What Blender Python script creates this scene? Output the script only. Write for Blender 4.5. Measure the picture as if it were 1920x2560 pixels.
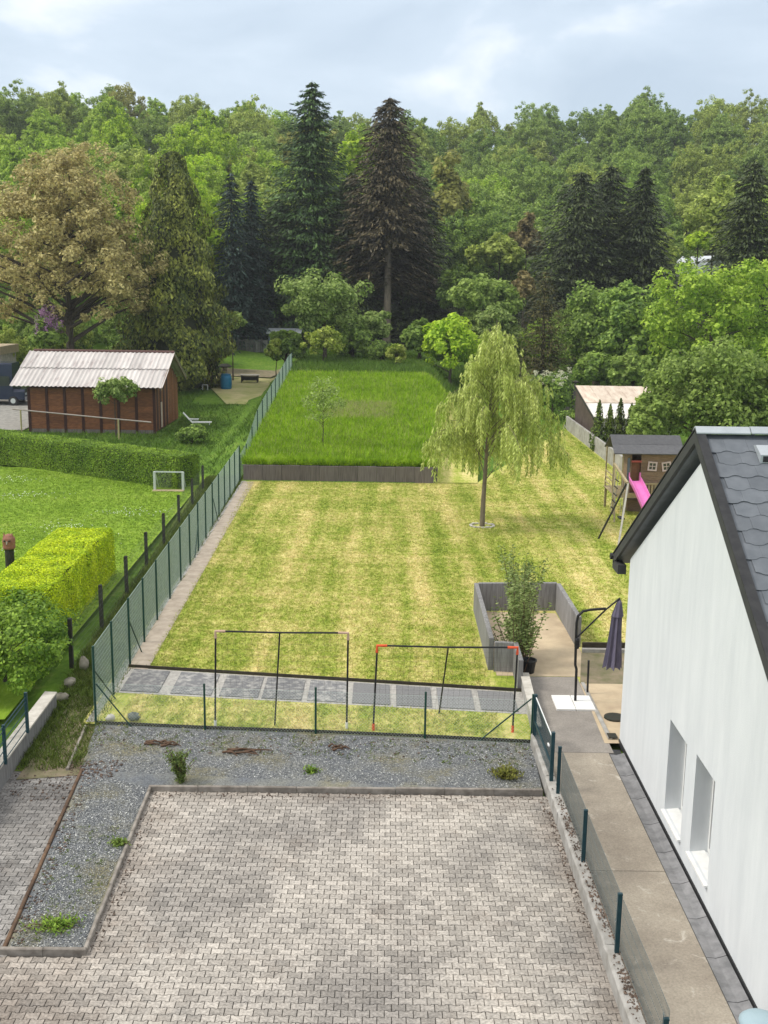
import bpy, math, random
import numpy as np
from mathutils import Vector, Matrix

# ------------------------------------------------------------------ clean start
for o in list(bpy.data.objects):
    bpy.data.objects.remove(o, do_unlink=True)
scene = bpy.context.scene
COL = scene.collection

# ------------------------------------------------------------------ camera
cam_d = bpy.data.cameras.new('camera')
cam = bpy.data.objects.new('camera', cam_d)
COL.objects.link(cam)
cam_d.sensor_fit = 'VERTICAL'
cam_d.sensor_height = 36.0
cam_d.lens = 36.0 * 2750.0 / 2560.0
cam_d.clip_start = 0.1
cam_d.clip_end = 3000.0
PITCH, ROLL = math.radians(11.6), math.radians(0.8)
fw = Vector((0, math.cos(PITCH), -math.sin(PITCH)))
r0 = Vector((1, 0, 0)); u0 = r0.cross(fw)
rr = r0 * math.cos(ROLL) + u0 * math.sin(ROLL)
uu = u0 * math.cos(ROLL) - r0 * math.sin(ROLL)
mw = Matrix.Identity(4)
for i in range(3):
    mw[i][0], mw[i][1], mw[i][2] = rr[i], uu[i], -fw[i]
mw[0][3], mw[1][3], mw[2][3] = 0.0, 0.0, 9.8
cam.matrix_world = mw
scene.camera = cam

# ------------------------------------------------------------------ world: bright layered overcast over a Nishita sky
SUN_EL, SUN_AZ = math.radians(52), math.radians(-95)      # azimuth from +Y towards +X: left and beyond
world = bpy.data.worlds.new('World'); scene.world = world
world.use_nodes = True
wt = world.node_tree; wt.nodes.clear()
def wn(t, **k):
    n = wt.nodes.new(t)
    for a, b in k.items(): setattr(n, a, b)
    return n
out = wn('ShaderNodeOutputWorld')
sky = wn('ShaderNodeTexSky', sky_type='NISHITA', sun_disc=False)
sky.sun_elevation = SUN_EL; sky.sun_rotation = SUN_AZ
bg1 = wn('ShaderNodeBackground'); bg1.inputs[1].default_value = 0.11
wt.links.new(sky.outputs[0], bg1.inputs[0])
tc = wn('ShaderNodeTexCoord')
mp = wn('ShaderNodeMapping'); mp.inputs['Scale'].default_value = (1.0, 1.0, 2.6)
mp.inputs['Location'].default_value = (0.35, 0.2, 0.1)
wt.links.new(tc.outputs['Generated'], mp.inputs[0])
nz = wn('ShaderNodeTexNoise'); nz.inputs['Scale'].default_value = 4.2; nz.inputs['Detail'].default_value = 7
nz.inputs['Roughness'].default_value = 0.52; nz.inputs['Distortion'].default_value = 0.35
wt.links.new(mp.outputs[0], nz.inputs['Vector'])
# elevation makes the veil whiter and brighter overhead
sp = wn('ShaderNodeSeparateXYZ'); wt.links.new(tc.outputs['Generated'], sp.inputs[0])
el = wn('ShaderNodeMapRange'); el.inputs['From Min'].default_value = 0.12; el.inputs['From Max'].default_value = 0.42
el.inputs['To Min'].default_value = -0.10; el.inputs['To Max'].default_value = 0.24
wt.links.new(sp.outputs['Z'], el.inputs['Value'])
ad = wn('ShaderNodeMath', operation='ADD'); wt.links.new(nz.outputs['Fac'], ad.inputs[0]); wt.links.new(el.outputs[0], ad.inputs[1])
rp = wn('ShaderNodeValToRGB')
e = rp.color_ramp.elements
e[0].position = 0.33; e[0].color = (0.46, 0.545, 0.64, 1)
e[1].position = 0.70; e[1].color = (1.0, 1.0, 1.0, 1)
m_ = rp.color_ramp.elements.new(0.52); m_.color = (0.575, 0.66, 0.75, 1)
wt.links.new(ad.outputs[0], rp.inputs[0])
bg2 = wn('ShaderNodeBackground'); bg2.inputs[1].default_value = SKY2 = 0.74
wt.links.new(rp.outputs[0], bg2.inputs[0])
mx = wn('ShaderNodeMixShader'); mx.inputs[0].default_value = 0.88
wt.links.new(bg1.outputs[0], mx.inputs[1]); wt.links.new(bg2.outputs[0], mx.inputs[2])
wt.links.new(mx.outputs[0], out.inputs[0])

# ------------------------------------------------------------------ veiled sun
sun_d = bpy.data.lights.new('sun', 'SUN'); sun = bpy.data.objects.new('sun', sun_d); COL.objects.link(sun)
sun_d.energy = 1.5; sun_d.angle = math.radians(14); sun_d.color = (1.0, 0.95, 0.86)
sdir = Vector((math.sin(SUN_AZ) * math.cos(SUN_EL), math.cos(SUN_AZ) * math.cos(SUN_EL), math.sin(SUN_EL)))
sun.rotation_euler = sdir.to_track_quat('Z', 'Y').to_euler()
sun.location = sdir * 60

scene.view_settings.view_transform = 'Standard'
scene.view_settings.look = 'None'
scene.view_settings.exposure = 0.84
scene.view_settings.gamma = 1.0
scene.view_settings.use_curve_mapping = False
scene.render.engine = 'CYCLES'

# ================================================================== helpers
def tag(o, label=None, cat=None, group=None, kind=None):
    if label: o['label'] = label
    if cat: o['category'] = cat
    if group: o['group'] = group
    if kind: o['kind'] = kind
    return o

def empty(name, loc=(0, 0, 0), rz=0.0, label=None, cat=None, group=None, kind=None, parent=None):
    o = bpy.data.objects.new(name, None); COL.objects.link(o)
    o.location = loc; o.rotation_euler = (0, 0, rz); o.empty_display_size = 0.3
    if parent: o.parent = parent
    return tag(o, label, cat, group, kind)

class MB:
    """collects shapes and links them as ONE mesh object"""
    def __init__(self): self.v = []; self.f = []
    def add(self, vs, fs):
        b = len(self.v); self.v.extend([tuple(p) for p in vs]); self.f.extend([tuple(i + b for i in q) for q in fs]); return self
    def box(self, x0, x1, y0, y1, z0, z1):
        vs = [(x0,y0,z0),(x1,y0,z0),(x1,y1,z0),(x0,y1,z0),(x0,y0,z1),(x1,y0,z1),(x1,y1,z1),(x0,y1,z1)]
        return self.add(vs, [(3,2,1,0),(4,5,6,7),(0,1,5,4),(1,2,6,5),(2,3,7,6),(3,0,4,7)])
    def bbox(self, x0, x1, y0, y1, z0, z1, b=0.01):
        """box with bevelled upper edges"""
        vs = [(x0,y0,z0),(x1,y0,z0),(x1,y1,z0),(x0,y1,z0),(x0,y0,z1-b),(x1,y0,z1-b),(x1,y1,z1-b),(x0,y1,z1-b),
              (x0+b,y0+b,z1),(x1-b,y0+b,z1),(x1-b,y1-b,z1),(x0+b,y1-b,z1)]
        return self.add(vs, [(3,2,1,0),(0,1,5,4),(1,2,6,5),(2,3,7,6),(3,0,4,7),(4,5,9,8),(5,6,10,9),(6,7,11,10),(7,4,8,11),(8,9,10,11)])
    def tube(self, pts, rad, n=6, cap=True):
        pts = [Vector(p) for p in pts]
        if not hasattr(rad, '__len__'): rad = [rad] * len(pts)
        rings = []; vs = []; fs = []
        prev = None
        for i, p in enumerate(pts):
            d = (pts[min(i+1, len(pts)-1)] - pts[max(i-1, 0)])
            if d.length < 1e-9: d = Vector((0, 0, 1))
            d.normalize()
            a = prev if prev is not None else (Vector((0, 0, 1)) if abs(d.z) < 0.9 else Vector((1, 0, 0)))
            x = (a - d * a.dot(d))
            if x.length < 1e-6: x = d.orthogonal()
            x.normalize(); y = d.cross(x); prev = x
            for k in range(n):
                t = 2 * math.pi * k / n
                vs.append(p + (x * math.cos(t) + y * math.sin(t)) * rad[i])
        for i in range(len(pts) - 1):
            for k in range(n):
                k2 = (k + 1) % n
                fs.append((i*n+k, i*n+k2, (i+1)*n+k2, (i+1)*n+k))
        if cap:
            fs.append(tuple(range(n - 1, -1, -1))); fs.append(tuple((len(pts)-1)*n + k for k in range(n)))
        return self.add(vs, fs)
    def bar(self, a, b, w, h=None):
        """square section bar from a to b"""
        a, b = Vector(a), Vector(b); h = h or w
        d = (b - a).normalized(); up = Vector((0, 0, 1)) if abs(d.z) < 0.95 else Vector((0, 1, 0))
        s = d.cross(up).normalized(); t = s.cross(d).normalized()
        vs = []
        for p in (a, b):
            for i, j in ((-1,-1),(1,-1),(1,1),(-1,1)):
                vs.append(p + s * (i * w / 2) + t * (j * h / 2))
        return self.add(vs, [(3,2,1,0),(4,5,6,7),(0,1,5,4),(1,2,6,5),(2,3,7,6),(3,0,4,7)])
    def prism(self, poly, axis, a, b):
        """extrude a closed polygon (2D) along an axis from a to b"""
        n = len(poly); vs = []
        for c in (a, b):
            for p, q in poly:
                vs.append((c, p, q) if axis == 'x' else (p, c, q) if axis == 'y' else (p, q, c))
        fs = [tuple(range(n - 1, -1, -1)), tuple(range(n, 2 * n))]
        for k in range(n):
            fs.append((k, (k + 1) % n, n + (k + 1) % n, n + k))
        return self.add(vs, fs)
    def lathe(self, prof, c=(0, 0, 0), n=16):
        vs = []; fs = []; m = len(prof)
        for r, z in prof:
            for k in range(n):
                t = 2 * math.pi * k / n
                vs.append((c[0] + r * math.cos(t), c[1] + r * math.sin(t), c[2] + z))
        for i in range(m - 1):
            for k in range(n):
                k2 = (k + 1) % n
                fs.append((i*n+k, i*n+k2, (i+1)*n+k2, (i+1)*n+k))
        fs.append(tuple(range(n - 1, -1, -1))); fs.append(tuple((m-1)*n + k for k in range(n)))
        return self.add(vs, fs)
    def mesh(self, name, m, smooth=False):
        me = bpy.data.meshes.new(name)
        me.from_pydata(self.v, [], self.f)
        if m: me.materials.append(m)
        if smooth: me.polygons.foreach_set('use_smooth', [True] * len(me.polygons))
        return me
    def build(self, name, m, parent=None, loc=(0, 0, 0), smooth=False):
        me = self.mesh(name, m, smooth)
        return link(name, me, parent, loc)

def link(name, me, parent=None, loc=(0, 0, 0), rz=0.0, s=None):
    o = bpy.data.objects.new(name, me); COL.objects.link(o); o.location = loc; o.rotation_euler = (0, 0, rz)
    if s: o.scale = s
    if parent: o.parent = parent
    return o

def np_mesh(name, V, Q, m=None):
    """mesh from numpy arrays: V (n,3), Q (k,3|4)"""
    V = np.asarray(V, dtype=np.float32); Q = np.asarray(Q, dtype=np.int32)
    k, c = Q.shape
    me = bpy.data.meshes.new(name)
    me.vertices.add(len(V)); me.vertices.foreach_set('co', V.ravel())
    me.loops.add(k * c); me.loops.foreach_set('vertex_index', Q.ravel())
    me.polygons.add(k)
    me.polygons.foreach_set('loop_start', np.arange(0, k * c, c, dtype=np.int32))
    me.polygons.foreach_set('loop_total', np.full(k, c, dtype=np.int32))
    me.update(calc_edges=True)
    if m: me.materials.append(m)
    return me

def copy_tree(o, parent=None):
    """a copy of a thing with copies of its parts and their sub-parts (shared mesh data)"""
    c = o.copy(); COL.objects.link(c)
    if parent: c.parent = parent
    for ch in o.children:
        copy_tree(ch, c)
    return c

# ------------------------------------------------------------------ materials
class NT:
    def __init__(self, name):
        self.m = bpy.data.materials.new(name); self.m.use_nodes = True
        self.t = self.m.node_tree; self.t.nodes.clear()
        self.out = self.n('ShaderNodeOutputMaterial')
        self.pos = self.n('ShaderNodeNewGeometry')
    def n(self, t, **k):
        x = self.t.nodes.new(t)
        for a, b in k.items(): setattr(x, a, b)
        return x
    def l(self, a, b): self.t.links.new(a, b)
    def vec(self, scale=(1, 1, 1), rot=(0, 0, 0), obj=False):
        mp = self.n('ShaderNodeMapping'); mp.inputs['Scale'].default_value = scale; mp.inputs['Rotation'].default_value = rot
        if obj:
            tc = self.n('ShaderNodeTexCoord'); self.l(tc.outputs['Object'], mp.inputs[0])
        else:
            self.l(self.pos.outputs['Position'], mp.inputs[0])
        return mp.outputs[0]
    def noise(self, scale, detail=4, vec=None, rough=0.6, dist=0.0):
        x = self.n('ShaderNodeTexNoise'); x.inputs['Scale'].default_value = scale; x.inputs['Detail'].default_value = detail
        x.inputs['Roughness'].default_value = rough; x.inputs['Distortion'].default_value = dist
        self.l(vec if vec is not None else self.vec(), x.inputs['Vector'])
        return x.outputs['Fac']
    def ramp(self, fac, stops):
        r = self.n('ShaderNodeValToRGB'); e = r.color_ramp.elements
        while len(e) < len(stops): e.new(0.5)
        for el, (p, c) in zip(e, stops):
            el.position = p; el.color = c if len(c) == 4 else (*c, 1)
        self.l(fac, r.inputs[0]); return r.outputs[0]
    def mix(self, fac, a, b, mode='MIX'):
        x = self.n('ShaderNodeMix', data_type='RGBA', blend_type=mode)
        for s, v in ((x.inputs['Factor'], fac), (x.inputs['A'], a), (x.inputs['B'], b)):
            if isinstance(v, (int, float)): s.default_value = v
            elif isinstance(v, tuple): s.default_value = v if len(v) == 4 else (*v, 1)
            else: self.l(v, s)
        return x.outputs['Result']
    def mul(self, col, fac):
        """scale a colour by a scalar socket"""
        cx = self.n('ShaderNodeCombineColor')
        for i in range(3): self.l(fac, cx.inputs[i])
        return self.mix(1.0, col, cx.outputs[0], 'MULTIPLY')
    def mr(self, fac, a, b, c=0.0, d=1.0):
        x = self.n('ShaderNodeMapRange'); x.inputs['From Min'].default_value = c; x.inputs['From Max'].default_value = d
        x.inputs['To Min'].default_value = a; x.inputs['To Max'].default_value = b
        self.l(fac, x.inputs['Value']); return x.outputs[0]
    def math(self, op, a, b=None):
        x = self.n('ShaderNodeMath', operation=op)
        for i, v in enumerate((a, b)):
            if v is None: continue
            if isinstance(v, (int, float)): x.inputs[i].default_value = v
            else: self.l(v, x.inputs[i])
        return x.outputs[0]
    def island(self): return self.pos.outputs['Random Per Island']
    def objrand(self):
        return self.n('ShaderNodeObjectInfo').outputs['Random']
    def finish(self, col, rough=0.8, bump=None, bstr=0.3, bdist=0.02, spec=0.3, metal=0.0, transl=0.0):
        p = self.n('ShaderNodeBsdfPrincipled')
        if isinstance(col, tuple): p.inputs['Base Color'].default_value = (*col[:3], 1)
        else: self.l(col, p.inputs['Base Color'])
        if isinstance(rough, (int, float)): p.inputs['Roughness'].default_value = rough
        else: self.l(rough, p.inputs['Roughness'])
        p.inputs['Specular IOR Level'].default_value = spec; p.inputs['Metallic'].default_value = metal
        if bump is not None:
            b = self.n('ShaderNodeBump'); b.inputs['Strength'].default_value = bstr; b.inputs['Distance'].default_value = bdist
            self.l(bump, b.inputs['Height']); self.l(b.outputs[0], p.inputs['Normal'])
        if transl > 0:
            t = self.n('ShaderNodeBsdfTranslucent')
            if isinstance(col, tuple): t.inputs[0].default_value = (*col[:3], 1)
            else: self.l(col, t.inputs[0])
            mx = self.n('ShaderNodeMixShader'); mx.inputs[0].default_value = transl
            self.l(p.outputs[0], mx.inputs[1]); self.l(t.outputs[0], mx.inputs[2]); self.l(mx.outputs[0], self.out.inputs[0])
        else:
            self.l(p.outputs[0], self.out.inputs[0])
        return self.m

def simple(name, a, b=None, scale=6.0, rough=0.7, bstr=0.15, bdist=0.01, spec=0.3, metal=0.0, stretch=(1, 1, 1), var=0.0, detail=5, lo=0.35, hi=0.7):
    """two-tone worn surface: a..b by noise, optional per-piece variation"""
    t = NT(name); b = b or tuple(c * 0.75 for c in a)
    nf = t.noise(scale, detail, t.vec(stretch))
    c = t.ramp(nf, [(lo, a), (hi, b)])
    if var > 0:
        r = t.math('FRACT', t.math('ADD', t.island(), t.objrand()))
        c = t.mul(c, t.mr(r, 1 - var, 1 + var))
    return t.finish(c, rough, nf, bstr, bdist, spec, metal)

def leaf_mat(name, base, alt, var=0.35, objvar=0.18, transl=0.48, rough=0.55, clump=0.8):
    """foliage: colour runs from base to alt leaf by leaf and clump by clump"""
    t = NT(name)
    f = t.noise(clump, 3, t.vec((1, 1, 1)))
    f2 = t.math('ADD', t.mr(f, -0.25, 0.55, 0.3, 0.7), t.math('MULTIPLY', t.island(), 0.7))
    c = t.ramp(f2, [(0.1, base), (0.95, alt)])
    c = t.mul(c, t.mr(t.island(), 1 - var, 1 + var))
    c = t.mul(c, t.mr(t.objrand(), 1 - objvar, 1 + objvar))
    return t.finish(c, rough, None, spec=0.25, transl=transl)

def grass_col(t, cols, patch=0.5, fleck=14.0, stripe=None):
    f = t.noise(patch, 5, None, 0.65)
    g = t.noise(fleck, 4, t.vec((1, 0.55, 1)), 0.7)
    s = t.math('ADD', t.math('MULTIPLY', f, 0.36), t.math('MULTIPLY', g, 0.60))
    if stripe:     # faint mower tracks along the garden and across it, broken up
        w1 = t.noise(stripe[0], 3, t.vec((1, 0.07, 1), (0, 0, stripe[1])), 0.5)
        w2 = t.noise(stripe[0] * 2.0, 3, t.vec((0.12, 1, 1), (0, 0, stripe[1])), 0.5)
        s = t.math('ADD', s, t.math('MULTIPLY', t.math('SUBTRACT', w1, 0.5), stripe[2]))
        s = t.math('ADD', s, t.math('MULTIPLY', t.math('SUBTRACT', w2, 0.5), stripe[2] * 0.35))
    return t.ramp(s, cols), g

def grass_mat(name, cols, patch=0.5, fleck=14.0, stripe=None, blade=False, var=0.3):
    t = NT(name); c, g = grass_col(t, cols, patch, fleck, stripe)
    if blade:
        c = t.mul(c, t.mr(t.island(), 1 - var, 1 + var))
        return t.finish(c, 0.6, None, spec=0.2, transl=0.25)
    return t.finish(c, 0.9, g, 0.7, 0.05, 0.1)

# ================================================================== materials
M = {}
M['paver'] = None
def paver_mat(name, lo, hi, moss, dark, edges=True):
    t = NT(name)
    f = t.noise(0.42, 4, None, 0.55, 0.6)                       # broad washed / dirty areas
    g = t.noise(22, 4)
    c = t.ramp(f, [(0.36, lo), (0.62, hi)])
    sp_ = t.noise(3.1, 5, None, 0.7)
    c = t.mix(t.mr(sp_, 0, 0.5, 0.53, 0.74), c, dark)           # darker stained stones
    tr_ = t.noise(1.0, 4, t.vec((1.0, 0.22, 1), (0, 0, 0.12)), 0.6)          # pale wheel-worn lanes
    c = t.mix(t.mr(tr_, 0, 0.55, 0.52, 0.72), c, tuple(min(0.6, v * 1.18) for v in hi))
    b = t.noise(0.9, 5, t.vec((1, 1, 1), (0.3, 0.2, 0)), 0.7)
    c = t.mix(t.mr(b, 0, 0.5, 0.55, 0.75), c, moss)
    # rust brown soil washed in along the kerbs: by distance to the far and the left kerb, broken up by noise
    sx = t.n('ShaderNodeSeparateXYZ'); t.l(t.pos.outputs['Position'], sx.inputs[0])
    n2 = t.noise(1.3, 5, None, 0.7)
    dy = t.mr(sx.outputs['Y'], 1.0, 0.0, 20.1, 18.6); dxl = t.mr(sx.outputs['X'], 1.0, 0.0, -4.45, -2.6); dxr = t.mr(sx.outputs['X'], 0.0, 1.0, 2.4, 3.3)
    ed = t.math('MAXIMUM', t.math('MAXIMUM', t.math('MULTIPLY', dy, 0.9), dxl), t.math('MULTIPLY', dxr, 0.9))
    k_ = t.mr(t.math('ADD', ed, t.math('MULTIPLY', t.math('SUBTRACT', n2, 0.5), 1.6)), 0.0, 0.55, 0.45, 1.2)
    if edges: c = t.mix(k_, c, moss)
    r = t.math('FRACT', t.math('ADD', t.island(), t.objrand()))
    c = t.mul(c, t.mr(r, 0.76, 1.16))
    c = t.mul(c, t.mr(g, 0.62, 1.30, 0.3, 0.7))
    return t.finish(c, 0.88, g, 0.35, 0.006, 0.2)
M['paver'] = paver_mat('concrete_pavers', (0.285, 0.262, 0.236), (0.445, 0.407, 0.358), (0.21, 0.165, 0.13), (0.165, 0.158, 0.15))
M['drive'] = paver_mat('weathered_pavers', (0.17, 0.16, 0.15), (0.31, 0.295, 0.275), (0.16, 0.125, 0.095), (0.10, 0.095, 0.09), False)
M['joint'] = simple('joint_sand', (0.07, 0.062, 0.055), (0.045, 0.04, 0.035), 9)
M['kerb'] = simple('old_kerb_concrete', (0.30, 0.27, 0.235), (0.14, 0.12, 0.10), 5, 0.9, 0.5, var=0.15)
M['rustedge'] = simple('earthy_wooden_edging', (0.14, 0.085, 0.05), (0.07, 0.045, 0.03), 5, 0.9, 0.5, var=0.2)
M['conc'] = simple('concrete', (0.40, 0.385, 0.36), (0.24, 0.225, 0.20), 3.0, 0.9, 0.4, var=0.10)
M['concpale'] = simple('pale_concrete', (0.56, 0.53, 0.47), (0.36, 0.33, 0.28), 4.0, 0.9, 0.4, var=0.08)
M['concboard'] = simple('board_marked_concrete', (0.27, 0.265, 0.26), (0.145, 0.14, 0.135), 5.0, 0.88, 0.5, stretch=(4, 4, 0.35), var=0.12)
M['concdark'] = simple('weathered_concrete_panels', (0.19, 0.165, 0.15), (0.10, 0.085, 0.08), 5.0, 0.9, 0.5, stretch=(5, 5, 0.3), var=0.15)
M['path'] = None
t = NT('path_screed'); f = t.noise(0.8, 6, None, 0.65); g = t.noise(30, 4)
c = t.ramp(f, [(0.3, (0.24, 0.205, 0.165)), (0.68, (0.37, 0.325, 0.262))])
sp_ = t.noise(2.3, 4, None, 0.75, 0.8); c = t.mix(t.mr(sp_, 0, 0.75, 0.59, 0.72), c, (0.54, 0.50, 0.43))
c = t.mul(c, t.mr(g, 0.82, 1.16, 0.3, 0.7)); M['path'] = t.finish(c, 0.9, g, 0.3, 0.008, 0.2)
t = NT('grey_screed'); f = t.noise(0.9, 6, None, 0.65); g = t.noise(30, 4)
c = t.ramp(f, [(0.3, (0.20, 0.18, 0.16)), (0.68, (0.33, 0.30, 0.265))])
c = t.mul(c, t.mr(g, 0.82, 1.16, 0.3, 0.7)); M['path2'] = t.finish(c, 0.9, g, 0.3, 0.008, 0.2)
M['sand'] = simple('sandy_paving', (0.56, 0.45, 0.30), (0.40, 0.31, 0.21), 1.6, 0.9, 0.3, detail=7)
M['dirt'] = simple('trodden_earth', (0.25, 0.20, 0.135), (0.12, 0.125, 0.055), 2.5, 0.95, 0.6, detail=7)
M['gutter'] = simple('grey_gutter_stone', (0.26, 0.255, 0.258), (0.15, 0.15, 0.152), 5, 0.85, 0.3, var=0.18)
M['black'] = simple('black_bitumen', (0.022, 0.022, 0.024), (0.04, 0.04, 0.04), 8, 0.6)
M['slabdark'] = simple('dark_exposed_aggregate', (0.155, 0.155, 0.158), (0.225, 0.222, 0.215), 30, 0.9, 0.5, var=0.18)
M['slabgrit'] = simple('gritty_aggregate', (0.155, 0.155, 0.158), (0.36, 0.35, 0.325), 7, 0.95, 0.5, var=0.12, detail=8, lo=0.45, hi=0.68)
M['slabjoint'] = simple('pale_gritty_joint', (0.44, 0.42, 0.38), (0.27, 0.255, 0.235), 12, 0.9, 0.5)
M['darkwood'] = simple('dark_wet_board', (0.035, 0.028, 0.02), (0.06, 0.05, 0.032), 6, 0.85)
M['green'] = simple('dark_green_coated_steel', (0.008, 0.045, 0.034), (0.014, 0.06, 0.045), 8, 0.45, 0.03)
M['wire'] = simple('green_grey_wire', (0.40, 0.50, 0.44), (0.48, 0.57, 0.51), 5, 0.5, 0.03)
M['wirefaint'] = simple('zinc_wire', (0.20, 0.22, 0.20), (0.14, 0.16, 0.14), 5, 0.5, 0.03)
M['teal'] = simple('blue_green_coated_steel', (0.010, 0.040, 0.052), (0.018, 0.055, 0.066), 8, 0.42, 0.03)
M['wireteal'] = simple('grey_coated_bars', (0.11, 0.135, 0.135), (0.15, 0.17, 0.165), 5, 0.45, 0.03)
M['postdark'] = simple('old_dark_post', (0.022, 0.028, 0.020), (0.045, 0.035, 0.024), 8, 0.8)
M['blackrod'] = simple('black_plastic_tube', (0.012, 0.012, 0.014), (0.02, 0.02, 0.022), 8, 0.4)
M['orange'] = simple('orange_red_plastic', (0.75, 0.10, 0.03), (0.60, 0.08, 0.03), 8, 0.4)
M['fadedorange'] = simple('sun_faded_orange_plastic', (0.52, 0.36, 0.27), (0.46, 0.30, 0.21), 8, 0.5)
M['white'] = simple('white_plastic', (0.80, 0.80, 0.78), (0.70, 0.70, 0.68), 6, 0.5)
M['net'] = simple('pale_net_cord', (0.34, 0.33, 0.28), (0.28, 0.27, 0.23), 8, 0.8)
M['netdark'] = simple('dark_net_cord', (0.10, 0.10, 0.08), (0.08, 0.08, 0.07), 8, 0.8)
t = NT('white_roughcast'); f = t.noise(2.6, 7, t.vec((1, 1, 0.20)), 0.7); g = t.noise(60, 3)
c = t.ramp(f, [(0.3, (0.70, 0.718, 0.725)), (0.72, (0.595, 0.617, 0.63))]); M['stucco'] = t.finish(c, 0.9, g, 0.35, 0.01, 0.15)
M['reveal'] = simple('white_reveal_plaster', (0.74, 0.735, 0.72), (0.66, 0.655, 0.64), 3, 0.9, 0.2)
t = NT('slate_shingle'); f = t.noise(4, 4); g = t.noise(40, 3)
r_ = t.math('FRACT', t.math('ADD', t.island(), t.objrand()))
c = t.ramp(f, [(0.3, (0.098, 0.110, 0.124)), (0.7, (0.145, 0.158, 0.174))]); c = t.mul(c, t.mr(r_, 0.92, 1.10))
M['slate'] = t.finish(c, 0.55, g, 0.25, 0.004, 0.4)
M['fascia'] = simple('dark_verge_slate', (0.045, 0.046, 0.046), (0.062, 0.062, 0.060), 3, 0.7, 0.1)
M['zinc'] = simple('weathered_zinc', (0.46, 0.49, 0.51), (0.38, 0.41, 0.43), 4, 0.4, 0.05, metal=0.25)
M['glass'] = simple('dark_window_glass', (0.03, 0.035, 0.04), (0.04, 0.045, 0.05), 1, 0.08, 0.0, spec=0.6)
M['stone'] = simple('field_stone', (0.38, 0.34, 0.27), (0.20, 0.18, 0.14), 6, 0.9, 0.6)
M['debris'] = simple('brown_leaf_litter', (0.17, 0.12, 0.09), (0.08, 0.06, 0.048), 3, 0.95, 0.5, var=0.45)
M['twig'] = simple('dry_branch', (0.13, 0.075, 0.045), (0.07, 0.045, 0.03), 9, 0.9, 0.4)
M['bark'] = simple('grey_brown_bark', (0.095, 0.075, 0.055), (0.05, 0.04, 0.03), 3.5, 0.95, 0.7, 0.03, stretch=(3, 3, 0.5))
M['barkpale'] = simple('pale_conifer_bark', (0.27, 0.22, 0.175), (0.15, 0.12, 0.095), 3.5, 0.95, 0.7, 0.03, stretch=(2, 2, 0.6))

LAWN = [(0.28, (0.19, 0.265, 0.028)), (0.41, (0.315, 0.365, 0.06)), (0.505, (0.46, 0.45, 0.125)), (0.65, (0.67, 0.57, 0.25))]
MEADOW = [(0.40, (0.175, 0.315, 0.006)), (0.52, (0.31, 0.48, 0.018)), (0.64, (0.49, 0.60, 0.09))]
LEFTLAWN = [(0.34, (0.13, 0.23, 0.016)), (0.52, (0.21, 0.32, 0.03)), (0.68, (0.31, 0.38, 0.08))]
ROUGH = [(0.34, (0.065, 0.105, 0.014)), (0.52, (0.12, 0.165, 0.028)), (0.68, (0.22, 0.20, 0.075))]
BANK = [(0.34, (0.06, 0.12, 0.014)), (0.52, (0.11, 0.20, 0.022)), (0.70, (0.25, 0.28, 0.07))]
M['lawn'] = grass_mat('mown_lawn_thatch', LAWN, 0.4, 9.0, (1.25, 0.04, 0.62))
M['lawnblade'] = grass_mat('mown_grass_blades', LAWN, 0.4, 9.0, (1.25, 0.04, 0.62), blade=True)
M['meadow'] = grass_mat('meadow_sward', MEADOW, 0.5, 5.0)
M['meadowblade'] = grass_mat('tall_meadow_blades', MEADOW, 0.5, 3.0, blade=True, var=0.4)
M['leftlawn'] = grass_mat('short_green_lawn', LEFTLAWN, 0.35, 7.0)
M['leftblade'] = grass_mat('short_green_blades', LEFTLAWN, 0.35, 7.0, blade=True)
M['rough'] = grass_mat('rough_alley_grass', ROUGH, 0.6, 6.0)
M['roughblade'] = grass_mat('rough_grass_blades', ROUGH, 0.6, 6.0, blade=True, var=0.45)
M['bank'] = grass_mat('garden_grass', BANK, 0.25, 4.0)
M['bankblade'] = grass_mat('garden_grass_blades', BANK, 0.25, 4.0, blade=True, var=0.4)
t = NT('blue_grey_gravel_bed'); f = t.noise(0.8, 5, None, 0.6); g = t.noise(34, 4, None, 0.7)
c = t.ramp(f, [(0.36, (0.15, 0.16, 0.172)), (0.52, (0.215, 0.218, 0.20)), (0.66, (0.235, 0.215, 0.13))])
c = t.mul(c, t.mr(g, 0.45, 1.6, 0.3, 0.7)); M['gravel'] = t.finish(c, 0.95, g, 1.0, 0.03, 0.2)
t = NT('slate_chippings'); f = t.noise(0.8, 5, None, 0.6)
c = t.ramp(t.island(), [(0.0, (0.10, 0.11, 0.122)), (0.5, (0.21, 0.22, 0.228)), (0.86, (0.42, 0.42, 0.41)), (1.0, (0.70, 0.70, 0.66))])
c = t.mix(t.mr(f, 0, 0.45, 0.5, 0.66), c, (0.20, 0.185, 0.11)); M['chip'] = t.finish(c, 0.85, None, spec=0.3)
t = NT('wooded_ground'); f = t.noise(0.2, 5); c = t.ramp(f, [(0.35, (0.03, 0.045, 0.015)), (0.65, (0.075, 0.085, 0.03))]); M['forestfloor'] = t.finish(c, 0.95)

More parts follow.
